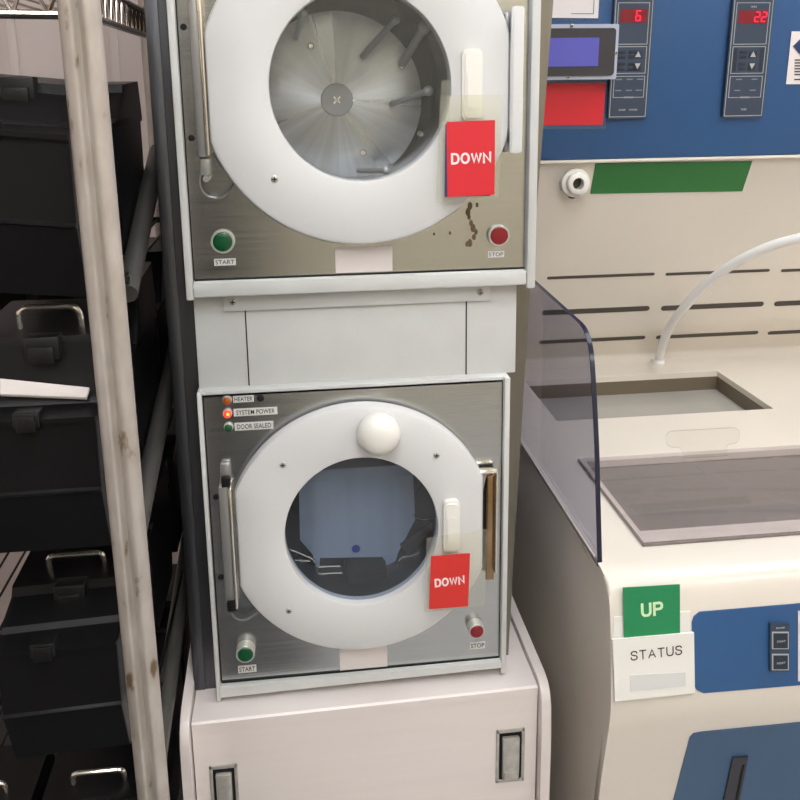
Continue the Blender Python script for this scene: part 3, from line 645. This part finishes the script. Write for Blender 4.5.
def controller(px, label, digits, kind):
    """membrane controller strip; px = four pixel corners tl, tr(bottom-right)"""
    a, c = onY(*px[0], YFA-.01), onY(*px[1], YFA-.01); a.x = onY(px[0][0]+4.5, 117, YFA-.01).x; x0, x1, z0, z1 = a.x, c.x, c.z, a.z
    Y = YFA-.010; w = x1-x0; zz = lambda y: onY(px[0][0]+20, y, Y).z
    b = nb(); prismY(b, rrect(x0, x1, z0, z1, .006), Y, YFA); o = obj('controller', b, SLATE, fa); o['label'] = label
    lines(o, frame(x0+.003, x1-.003, z0+.004, z1-.004), Y, .0012)
    g = .009
    fr2 = [(zz(3), zz(44)), (zz(46.5), zz(73)), (zz(76), zz(97))]
    for k, (zt, zb) in enumerate(fr2): lines(o, frame(x0+g-.001, x1-g, zb, zt), Y, .0011)
    b = nb(); zt, zb = zz(9 if kind == 0 else 10.5), zz(22.5 if kind == 0 else 23.5); box(b, x0+g+.004, x1-g-.003, Y-.0006, Y, zb, zt); dw = obj('display', b, REDW, o)
    zc = (zt+zb)/2; hh = (zt-zb)*.78; dw_ = hh*.55
    xr_ = x1-g-.003
    if kind == 0: seg7(dw, '6', xr_-w*.22, zc, dw_, hh, Y-.0006, REDE)
    else: seg7(dw, '2', xr_-dw_*.62, zc, dw_, hh, Y-.0006, REDE); seg7(dw, '2', xr_-dw_*1.95, zc, dw_, hh, Y-.0006, REDE)
    # keys
    kz = [(zz(50), zz(58)), (zz(62), zz(70))]
    for r, (kt, kb) in enumerate(kz):
        kx = x1-g-.016 if kind == 0 else x0+w*.60
        b = nb(); box(b, kx-.008, kx+.008, Y-.0008, Y, kb, kt, .0006); ky = obj('arrow_key', b, SLATE2, o)
        b = nb(); m_ = (kt+kb)/2; s = .0052 if r == 0 else -.0052; prismY(b, [(kx-.0055, m_-s), (kx+.0055, m_-s), (kx, m_+s)], Y-.0014, Y-.0008); obj('arrow', b, LINE, ky)
        cols = (x0+g+.011, x0+g+.031) if kind == 0 else (x0+w*.36,)
        for cx_ in cols:
            for dz in ((kt-kb)*.30, -(kt-kb)*.30):
                b = nb(); box(b, cx_-.0075, cx_+.0075, Y-.0008, Y, m_+dz-.0035, m_+dz+.0035, .0005); obj('key', b, SLATE2, o)
    if kind == 1:
        for cx_ in (x0+g+.005, x1-g-.006):
            b = nb(); box(b, cx_-.0035, cx_+.0035, Y-.0006, Y, zz(71), zz(48)); obj('key', b, SLATE2, o)
    xm = (x0+x1)/2
    b = nb()
    for dx, y in ((-.27, 79), (0, 79), (.27, 79), (-.27, 90), (0, 90), (.25, 90)) if kind == 0 else ((-.18, 79), (.2, 79), (-.2, 90), (.18, 90)):
        box(b, xm+dx*w-.006, xm+dx*w+.006, Y-.0004, Y, zz(y)-.0011, zz(y)+.0011)
    obj('small_print', b, GREYP, o, smooth=False)
    if kind == 0: words(o, [('PUMP', xm-.011, zz(109.5), .013), ('POWER', xm+.011, zz(109.5), .016), ('STATUS', xm, zz(97), .018)], Y-.0006, .0034)
    else: words(o, [('TIMER', xm, zz(7), .012), ('TIMER', xm, zz(109), .012), ('STATUS', xm, zz(97), .018)], Y-.0006, .0036)
    return o
controller([(602.5, -3), (645.5, 118)], 'slate controller strip showing 6', '6', 0)
controller([(717, -3), (761.5, 117)], 'slate controller strip showing 22', '22', 1)
# scratch-free LCD panel meter
lc = thing('panel_meter', 'blue-screened meter with pale bezel mounted on the blue fascia', 'display', tuple(onY(580, 82, YFA-.02)))
Y0 = YFA-.035
a, c = onY(535, 23.5, Y0), onY(614.5, 78, Y0)
b = nb(); prismY(b, rrect(a.x, c.x, c.z, a.z, .003), Y0, YFA); obj('bezel', b, BEZ, lc)
b = nb(); prismY(b, rrect(a.x+.006, c.x-.006, c.z+.007, a.z-.007, .006), Y0-.003, Y0); obj('face', b, LCDF, lc)
a1, c1 = onY(540, 37, Y0), onY(595.5, 65, Y0); b = nb(); box(b, a1.x, c1.x, Y0-.004, Y0-.003, c1.z, a1.z); obj('screen', b, LCD, lc)
for p in ((569.5, 25), (566.5, 76), (613.5, 51.5)):
    q = onY(*p, Y0); screw((q.x, q.z), Y0-.001, .0035, lc)
def sheet(name, label, cat, corners, Y, m, t=.0008):
    P = [onY(x, y, Y) for x, y in corners]; b = nb(); loft(b, [P, [p+Vector((0, t, 0)) for p in P]]); o = obj(name, b, m); return tag(o, label, cat)
nt_ = thing('notice_sheet', 'pale notice sheet in a clear sleeve above the meter', 'notice', tuple(onY(580, 18, YFA-.002)))
def sub(parent, name, corners, Y, m, t=.0008):
    P = [onY(x, y, Y) for x, y in corners]; b = nb(); loft(b, [P, [p+Vector((0, t, 0)) for p in P]]); return obj(name, b, m, parent)
sub(nt_, 'sleeve', [(545, -12), (599, -12), (596, 21), (545, 21)], YFA-.0016, SLEEVEB)
pg = sub(nt_, 'paper', [(545, -12), (596.5, -12), (595.5, 18.5), (545, 18)], YFA-.003, PAPER)
p_ = onY(569, 14, YFA-.003); q_ = onY(591.5, -10, YFA-.003); lines(pg, [(p_.x, p_.z, q_.x, p_.z), (q_.x, p_.z, q_.x, q_.z)], YFA-.0031, .0015, GREYP)
rc = thing('blank_card', 'plain red card in a clear sleeve below the meter', 'card', tuple(onY(570, 125, YFA-.002)))
sub(rc, 'sleeve', [(540, 80), (609, 80), (605, 129), (540, 129)], YFA-.0016, SLEEVEB)
sub(rc, 'card', [(540, 83), (604.5, 82.5), (602, 124.5), (540, 125)], YFA-.003, RED)
hz = thing('hazard_card', 'white hazard notice with a coloured diamond at the right frame edge', 'notice', tuple(onY(790, 85, YFA-.002)))
sub(hz, 'card', [(788, 31.5), (850, 31.5), (845, 84), (784, 84)], YFA-.002, WHT)
DMB = mat('diamond_navy', (34, 54, 100), .5); DMR = mat('diamond_red', (206, 50, 50), .5); DMY = mat('diamond_yellow', (220, 190, 40), .5)
q = onY(803.5, 46, YFA-.0025); s = .0145
for nm, dx, dz, m_ in (('navy_field', -s, 0, DMB), ('red_field', 0, s, DMR), ('yellow_field', s, 0, DMY), ('white_field', 0, -s, WHT)):
    b = nb(); prismY(b, [(q.x+dx-s*.94, q.z+dz), (q.x+dx, q.z+dz-s*.94), (q.x+dx+s*.94, q.z+dz), (q.x+dx, q.z+dz+s*.94)], YFA-.0036, YFA-.002); obj(nm, b, m_, hz)
b = nb()
for k in range(7):
    q = onY(791, 60+k*2.9+(2 if k == 6 else 0), YFA-.0025); box(b, q.x+.002, q.x+.10, YFA-.0026, YFA-.002, q.z-.0012, q.z+.0012)
obj('small_print', b, INK, hz, smooth=False)
PV = Matrix.Translation((0, YFA, 1.352)) @ Matrix.Rotation(math.radians(3.2), 4, 'X') @ Matrix.Translation((0, -YFA, -1.352))
for o in (fa, lc, nt_, rc, hz):
    Pm = Matrix.Translation(o.parent.location) if o.parent else Matrix.Identity(4)
    o.matrix_basis = Pm.inverted() @ PV @ Pm @ o.matrix_basis
# splash shield
sh = [onX(x, y, XB+.012) for x, y in ((585, 333), (594, 345), (597, 450), (599, 556))]
out = arc([Vector((1.62, 1.186, 0)), Vector((1.11, 1.172, 0)), Vector((1.072, 1.04, 0)), Vector((1.040, .866, 0))], .045, 6)
b = nb(); prismX(b, [(p.x, p.y) for p in out]+[(1.62, .872)], XB+.0, XB+.006); shd = obj('splash_shield', b, ACRY, wb)
pts = [Vector((XB+.003, p.x-.0015, p.y+.0008)) for p in out]
b = nb(); r_ = []
for i, p in enumerate(pts): r_.append([p+Vector((dx, dy, 0)) for dx, dy in ((-.0031, -.001), (.0031, -.001), (.0031, .0012), (-.0031, .0012))])
loft(b, r_); ed = obj('shield_edge', b, ACRE, wb); ed['label'] = 'dark polished edge of the shield'
b = nb(); box(b, XB-.001, XB+.014, 1.05, 1.62, ZD-.001, ZD+.003, .001); obj('shield_seat', b, W_POLY, wb)
# console panel, lower door and sockets
YCF = .9735
def face_prof(z):
    pts_ = sorted([(p.y, p.x) for p in outer if p.x < 1.04], key=lambda t: t[0])
    for (za, ya), (zb, yb) in zip(pts_[:-1], pts_[1:]):
        if za <= z <= zb: return ya+(yb-ya)*(z-za)/(zb-za if zb > za else 1)
    return pts_[0][1]
def onF(x, y):
    """sight line onto the curved front face"""
    Y = .98
    for _ in range(12): P = onY(x, y, Y); Y = face_prof(P.z)
    return onY(x, y, Y)
def facepatch(name, pts, m, parent, off=.002, t=.003):
    P = [onF(x, y) for x, y in pts]; b = nb()
    loft(b, [[p+Vector((0, -off, 0)) for p in P], [p+Vector((0, t, 0)) for p in P]]); return obj(name, b, m, parent)
cp = facepatch('console_panel', [(699, 611.5), (1000, 586), (1000, 668), (703, 692.5), (696, 689), (692, 682), (691.5, 622), (693.5, 616)], BLUE, wb, .0015); cp['label'] = 'blue console panel'
def box_on_face(name, x0, y0, x1, y1, off0, off1, m, parent):
    P = [onF(x0, y0), onF(x1, y0), onF(x1, y1), onF(x0, y1)]
    b = nb(); loft(b, [[p+Vector((0, -off1, 0)) for p in P], [p+Vector((0, -off0, 0)) for p in P]]); return obj(name, b, m, parent)
kp = box_on_face('keypad', 768, 621.5, 787, 669, .0015, .006, SLATE, cp)
for y0_, y1_, s in ((629, 646, 'START'), (651, 667, 'RESET')):
    k = box_on_face('key', 769.5, y0_, 786, y1_, .006, .0068, LINE, kp)
    k2 = box_on_face('key_face', 770.6, y0_+1.1, 784.9, y1_-1.1, .0068, .0074, SLATE2, kp) 
    q = onF(777.8, (y0_+y1_)/2); text('lettering', s, (q.x, q.y-.0085, q.z), .0028, LINE, kp, w=.012)
q = onF(778, 625); text('lettering', 'POWER', (q.x, q.y-.0065, q.z), .0026, LINE, kp, w=.012)
rb = box_on_face('notice_sheet', 797, 610, 850, 680, .002, .003, PAPER, None); tag(rb, 'white framed paper at the right edge of the blue console', 'notice')
def facerows(name, rows, m, parent, off=.002, t=.003, n=5):
    rr = []
    for (a, c) in zip(rows[:-1], rows[1:]):
        for k in range(n): rr.append(tuple(a[i]+(c[i]-a[i])*k/n for i in range(4)))
    rr.append(rows[-1]); b = nb()
    loops = []
    for (xl, yl, xr, yr) in rr:
        A, B = onF(xl, yl), onF(xr, yr); loops.append([A+Vector((0, -off, 0)), B+Vector((0, -off, 0)), B+Vector((0, t, 0)), A+Vector((0, t, 0))])
    loft(b, loops); return obj(name, b, m, parent)
dr = facerows('access_door', [(701, 731.4, 1000, 702), (693, 733, 1000, 703), (689.5, 737, 1000, 707), (672, 804, 1000, 774), (658, 860, 1000, 830)], BLUE2, wb, .002); dr['label'] = 'dull blue access door'
hd = facerows('door_handle', [(731.5, 755.5, 746.5, 754.3), (711, 850, 728, 849)], mat('dark_handle_recess', (50, 50, 58), .5), dr, .005, -.001)
facerows('handle_groove', [(740.5, 762, 742.5, 762), (723, 850, 726, 850)], DARK, hd, .0058, -.004)
# status holder and UP card
hp = [onF(x, y) for x, y in ((610.5, 637), (691.5, 630), (692.5, 690), (613, 698.5))]
st = thing('card_holder', 'white plastic card holder reading STATUS on the bench front', 'card holder', tuple(onF(654, 700)))
n_ = (hp[3]-hp[0]).cross(hp[1]-hp[0]).normalized()
if n_.y > 0: n_ = -n_
def slab(parent, name, P, o0, o1, m):
    b = nb(); loft(b, [[p+n_*o1 for p in P], [p+n_*o0 for p in P]]); return obj(name, b, m, parent)
def onH(x, y, Y=None):
    d = ray(x, y); return EYE+d*((hp[0]-EYE).dot(n_)/d.dot(n_))
bk = [onH(x, y) for x, y in ((614, 617), (690, 611), (690, 650), (612, 655))]
slab(st, 'back_plate', bk, -.008, .001, W_CREAM)
hf = slab(st, 'front_pocket', hp, .004, .0075, W_CREAM)
def tilt_text(s, x, y, h, w, m, parent, off, t):
    q = onH(x, y)+n_*off; ang = math.degrees(math.atan2(n_.z, -n_.y)); return letters('lettering', s, q, h, w, m, parent, t=t, rz=-2, rx=90-ang)
a = onH(629, 652); c = onH(680, 650); tilt_text('STATUS', 654, 650, .0128, c.x-a.x, INK, hf, .0078, .13)
slab(hf, 'blank_strip', [onH(x, y) for x, y in ((628, 672), (683, 669), (683, 683), (628, 688))], .0072, .0082, TAPE)
uc = thing('sign_card', 'green card reading UP slotted into the STATUS holder', 'sign', tuple(onH(652, 640)))
u1 = slab(uc, 'card', [onH(x, y) for x, y in ((621.8, 586.3), (678.3, 583), (678.6, 650), (623.3, 652))], .0032, .0048, GREENC)
a, c = onH(641, 610), onH(663, 608); tilt_text('UP', 650.5, 607.5, .0186, c.x-a.x, GTXT, u1, .0050, .23)
# tank lid
ld_ = thing('tank_lid', 'clear plastic lid with a T-shaped handle lying over the grey tank', 'lid', (.9, 1.2, ZD))
b = nb(); box(b, .460, 1.55, 1.070, 1.356, ZD+.0006, ZD+.0056, .001); obj('lid_sheet', b, LIDM, ld_)
EDGEM = clear('lid_edge', (220, 216, 216), .3, body=(128, 122, 118))
b = nb(); box(b, .459, 1.55, 1.0685, 1.070, ZD+.0004, ZD+.006); box(b, .459, .4602, 1.07, 1.356, ZD+.0004, ZD+.006); obj('lid_edge', b, EDGEM, ld_)
ring = []
for cx_, cy_, a0 in ((733, 434.5, -90), (672.5, 438, 90)):
    for k in range(9):
        a = math.radians(a0+180*k/8); ring.append((cx_+7*math.cos(a), cy_+8*math.sin(a)))
ring = ring[:9]+[(729, 443), (726.5, 446), (727.5, 454.5), (682.5, 457), (682, 449), (679, 446.2)]+ring[9:]
ring = [(q.x, q.y) for q in (onZ(x, y, ZD+.004) for x, y in ring)]
CLR = clear('clear_handle', (254, 254, 253), .0, rough=.05, refl=-.035)
b = nb(); loft(b, [[Vector((p[0], p[1], ZD+.002)) for p in ring], [Vector((p[0], p[1], ZD+.005)) for p in ring]]); hh_ = obj('handle', b, CLR, ld_)
b = nb(); n4 = [Vector((p[0], p[1], ZD+.0022)) for p in ring]
loft(b, [[p+Vector(((-.0007 if k < 1 else 0), 0, .0)) for k, p in enumerate(n4)]]+[[Vector((p.x, p.y, p.z-.0008)) for p in n4]], cap=False); obj('handle_edge', b, EDGEM, hh_)
# hose
hs = thing('hose', 'milky plastic hose arching from the deck across the vent slots', 'hose', tuple(onZ(658, 362.5, ZD)))
hb_ = onZ(658, 362.5, ZD)
pth = [hb_+Vector((0, 0, .004))]
for x, y, Y in ((664.5, 339, 1.81), (672, 324, 1.77), (683, 309, 1.73), (705, 285, 1.68), (732, 265, 1.63), (766, 248, 1.58), (800, 238, 1.54), (840, 231, 1.50), (900, 230, 1.50), (960, 240, 1.56), (1010, 262, 1.66), (1040, 290, 1.755)): pth.append(onY(x, y, Y))
pp = []
for i in range(len(pth)-1):
    p0, p1, p2, p3 = pth[max(i-1, 0)], pth[i], pth[i+1], pth[min(i+2, len(pth)-1)]
    for k in range(6):
        t = k/6; pp.append(.5*((2*p1)+(p2-p0)*t+(2*p0-5*p1+4*p2-p3)*t*t+(3*p1-p0-3*p2+p3)*t**3))
pp.append(pth[-1])
b = nb(); tube(b, pp, .0095, 14); obj('tubing', b, HOSE, hs)
b = nb(); bmesh.ops.create_cone(b, cap_ends=True, segments=28, radius1=.017, radius2=.0145, depth=.008, matrix=Matrix.Translation(hb_+Vector((0, 0, .0045)))); obj('collar', b, W_CREAM, hs)

# ---------------------------------------------------------------- rack
rk = thing('storage_rack', 'steel storage rack with black boxes left of the dryers', 'rack', (-.4, 1.1, 0))
def postbm(xt, yt, xb, yb, s):
    bm = nb(); top, bot = Vector((xt, yt, 2.0)), Vector((xb, yb, 0.02))
    prof = []
    w = .0195*s
    for k in range(72):
        a = 2*PI*k/72; x = math.cos(a)*w; y = math.sin(a)*.014*s
        pinch = math.exp(-((x)/(.0042*s))**2)*.0085*s
        y = y-math.copysign(min(pinch, abs(y)*.7), y); prof.append((x, y))
    loops = []
    for i in range(13):
        t = i/12; p = top.lerp(bot, t); k = 1-.16*t
        loops.append([Vector((p.x+x*k, p.y+y*k, p.z)) for x, y in prof])
    return loft(bm, loops)
def post_mat():
    m, nt, b = nodes('scuffed_steel_post'); L = nt.links
    b.inputs['Metallic'].default_value = .5; b.inputs['Roughness'].default_value = .42
    tc = nt.nodes.new('ShaderNodeTexCoord'); n = nt.nodes.new('ShaderNodeTexNoise'); n.inputs['Scale'].default_value = 45; n.inputs['Detail'].default_value = 8
    mp = nt.nodes.new('ShaderNodeMapping'); mp.inputs['Scale'].default_value = (1, 1, .45)
    L.new(tc.outputs['Object'], mp.inputs[0]); L.new(mp.outputs[0], n.inputs['Vector'])
    r = nt.nodes.new('ShaderNodeValToRGB'); e = r.color_ramp.elements
    e[0].position = .3; e[0].color = lin((118, 98, 72)); e[1].position = .37; e[1].color = lin((178, 170, 160)); e2 = e.new(.7); e2.color = lin((198, 192, 184))
    L.new(n.outputs['Fac'], r.inputs[0]); L.new(r.outputs[0], b.inputs['Base Color']); return m
POST = post_mat()
obj('post', postbm(-.1735, .80, -.1735, .85, .94), POST, rk)
obj('post', postbm(-.215, 1.50, -.215, 1.52, .9), POST, rk)
obj('post', postbm(-.75, .80, -.75, .85, 1), POST, rk)
obj('post', postbm(-.75, 1.40, -.75, 1.42, .9), POST, rk)
WIRE = mat('chromed_wire', (190, 182, 172), .18, 1)
RAIL = mat('grey_rail_steel', (96, 94, 90), .45, .6)
# wire shelf at the top
b = nb(); zt_ = onY(0, 11, .84).z
P0, P1 = Vector((-.75, .835, zt_+.006)), Vector((-.18, .835, zt_-.004))
tube(b, [P0, P1], .0042, 10); tube(b, [P0+Vector((0, 0, .032)), P1+Vector((0, 0, .032))], .0035, 10)
for k in range(19):
    x = -.745+.03*k; z = zt_+.006-.01*(k/19); tube(b, [Vector((x, .834, z)), Vector((x+.015, .834, z+.032)), Vector((x+.03, .834, z))], .0022, 6)
for k in range(22):
    x = -.74+.026*k; tube(b, [Vector((x, .835, zt_+.035)), Vector((x, 1.40, zt_+.035))], .0018, 6)
tube(b, [Vector((-.185, .84, zt_+.03)), Vector((-.185, 1.42, zt_+.03))], .004, 8); tube(b, [Vector((-.185, .84, zt_)), Vector((-.185, 1.42, zt_))], .004, 8)
for k in range(18):
    y = .85+.03*k; tube(b, [Vector((-.185, y, zt_)), Vector((-.185, y+.015, zt_+.03)), Vector((-.185, y+.03, zt_))], .002, 6)
obj('wire_shelf', b, WIRE, rk)
for (fx, fy, bx_, by_) in ((134, 262, 156, 160), (143, 500, 178, 338), (160, 735, 194, 505)):
    f_, g_ = onX(fx, fy, -.193), onX(bx_, by_, -.193)
    b = nb(); tube(b, [f_+(f_-g_)*.25, f_, g_, g_+(g_-f_)*.1], .0125, 12); obj('side_rail', b, RAIL, rk)

# black wafer boxes: section lofted along X, four tiers
YX = .87
def wbox(label, xl, xr, y0, dep, zrim, zfold, zbot, dl=0, dr_=0, handle=True, hx=None, lh=.034, hy=.115, hh=.013):
    """one moulded carrying box; dl/dr_ lift its left and right end a little"""
    t = thing('carrying_box', label, 'box', ((xl+xr)/2, y0+dep/2, zbot), 'black boxes on the rack')
    b = nb()
    def sec(x, d, i=0):
        z = lambda v: v+d
        return [Vector((x, y0+.022+i, z(zbot))), Vector((x, y0+.0015+i, z(zfold-.004))), Vector((x, y0-.002+i, z(zfold-.002))), Vector((x, y0-.002+i, z(zfold))), Vector((x, y0+.0015+i, z(zfold+.002))), Vector((x, y0+.003+i, z(zrim-.006))), Vector((x, y0+.003+i, z(zrim-.004))), Vector((x, y0+dep-i, z(zrim-.004))), Vector((x, y0+dep-i, z(zfold))), Vector((x, y0+dep-.02-i, z(zbot)))]
    loft(b, [sec(xl+.004, dl, .004), sec(xl, dl), sec(xr, dr_), sec(xr-.0, dr_, .0), sec(xr+.0001, dr_, .0001), sec(xr-.003+.004, dr_, .004)])
    obj('body', b, BLACK, t)
    sh_ = lambda x: dl+(dr_-dl)*(x-xl)/(xr-xl)
    b = nb()
    def sec2(x, i=0):
        d = sh_(x); y1 = y0+dep
        return [Vector((x, y0-.003+i, zrim-.005+d)), Vector((x, y0-.003+i, zrim+d)), Vector((x, y0+.028, zrim+.004+d)), Vector((x, y0+.032+i, zrim+.010+d)), Vector((x, y0+hy-.040, zrim+lh-.014+d)),
                Vector((x, y0+hy-.037+i, zrim+lh-.004+d)), Vector((x, y1-.01-i, zrim+lh+d)), Vector((x, y1+.003-i, zrim+.004+d)), Vector((x, y1+.003-i, zrim-.005+d))]
    loft(b, [sec2(xl-.003, .004), sec2(xl-.001), sec2(xl+.004), sec2(xr-.004), sec2(xr+.001), sec2(xr+.003, .004)]); lid = obj('lid', b, BLACK, t)
    xm = hx if hx is not None else (xl+xr)/2; d = sh_(xm)
    for cx_, ys, zs, w in ((xm+.002, y0+hy-.047, zrim+lh-.016, .017), (xm-.012, y0+.0, zrim-.0, .013)):
        b = nb(); box(b, cx_-w, cx_+w, ys-.006, ys+.014, zs-.008+d, zs+.016+d if ys > y0+.01 else zs+.008+d, .002); box(b, cx_-w*.7, cx_+w*.7, ys-.009, ys-.005, zs-.011+d, zs+.006+d, .001); obj('clasp', b, BLACK2, t)
    if handle:
        yh = y0+hy; zh = zrim+lh+d; hw = .031
        b = nb(); tube(b, arc([Vector((xm-hw, yh-.002, zh-.004)), Vector((xm-hw, yh-.006, zh+hh)), Vector((xm+hw, yh-.006, zh+hh)), Vector((xm+hw, yh-.002, zh-.004))], .012, 6), .0031, 10)
        obj('wire_handle', b, CHROME, t)
    return t
zz = lambda y: onY(50, y, YX).z
XLm, XRm = -.33, -.207
T4 = onY(100, 777, .985).z-.034
tiers = (('top', zz(133), zz(224), zz(302), .010, -.002, .048), ('second', zz(418), zz(492), zz(560), 0, 0, onY(52, 331, .945).z-zz(418)+.008), ('third', zz(648), zz(712), zz(768), -.002, .003, .034), ('fourth', T4, T4-.09, T4-.16, -.002, .003, .034))
place = {'top': 'topmost', 'second': 'second', 'third': 'third', 'fourth': 'lowest visible'}
for nm, zr, zf, zb_, dl, dr_, lh_ in tiers:
    wbox('black plastic box on the %s shelf, front row, %s' % (place[nm], {'top': 'behind the post, no handle showing', 'second': 'under the white paper strip', 'third': 'its wire handle left of the post', 'fourth': 'nearest the bottom frame edge'}[nm]), XLm, XRm, YX, .20, zr, zf, zb_, dl, dr_, hx=-.259 if nm == 'second' else None, handle=(nm != 'top'), lh=lh_, hy=.075 if nm == 'second' else .115, hh=.020 if nm == 'second' else .013)
    for k, wd in ((1, 'middle'), (2, 'rear'))[:1 if nm == 'top' else 2]:
        wbox('black plastic box in the %s row of the %s shelf' % (wd, place[nm]), XLm, XRm, YX+.215*k, .20, zr, zf, zb_, 0, 0, handle=False, lh=lh_)
    if nm == 'second': wbox('black plastic box at the far left of the second shelf, behind another', XLm-.142, XRm-.142, YX+.215, .20, zr, zf, zb_, 0, 0, handle=False, lh=lh_)
    if nm != 'third': wbox('black plastic box at the far left of the %s shelf' % place[nm], XLm-.142, XRm-.142, YX, .20, zr, zf, zb_, dl, dl, handle=(nm != 'top'), lh=lh_, hy=.075 if nm == 'second' else .115, hh=.020 if nm == 'second' else .013)
SHM = mat('dark_shelf_steel', (24, 24, 24), .4, .5)
for k, (nm, zr, zf, zb_, dl, dr_, lh_) in enumerate(tiers):
    b = nb(); z = zb_-.004+min(0, dl, dr_)
    box(b, -.75, -.187, 1.0, 1.01, z-.008, z, .001); box(b, -.75, -.187, 1.47, 1.482, z-.008, z, .001)
    for j in range(22): tube(b, [Vector((-.74+.026*j, 1.0, z-.002)), Vector((-.74+.026*j, 1.48, z-.002))], .002, 6)
    obj('shelf', b, SHM, rk)
# paper strip on the second-tier box
zs_ = zz(418)
P = [Vector(v) for v in (onY(0, 378.5, .896), onY(89, 387.5, .896), onY(86, 397.5, .892), onY(0, 394, .892))]
b = nb(); loft(b, [P, [p+Vector((0, .002, -.003)) for p in P]]); tag(obj('paper_strip', b, PAPER), 'white paper strip leaning on the lid of the second-shelf black box', 'paper')

# ---------------------------------------------------------------- view
w = bpy.data.worlds.new('world'); S.world = w; w.use_nodes = True
w.node_tree.nodes['Background'].inputs[0].default_value = (.05, .05, .05, 1)
S.view_settings.view_transform = 'Standard'; S.view_settings.look = 'None'; S.view_settings.gamma = 1
S.view_settings.use_curve_mapping = False; S.view_settings.exposure = -.16
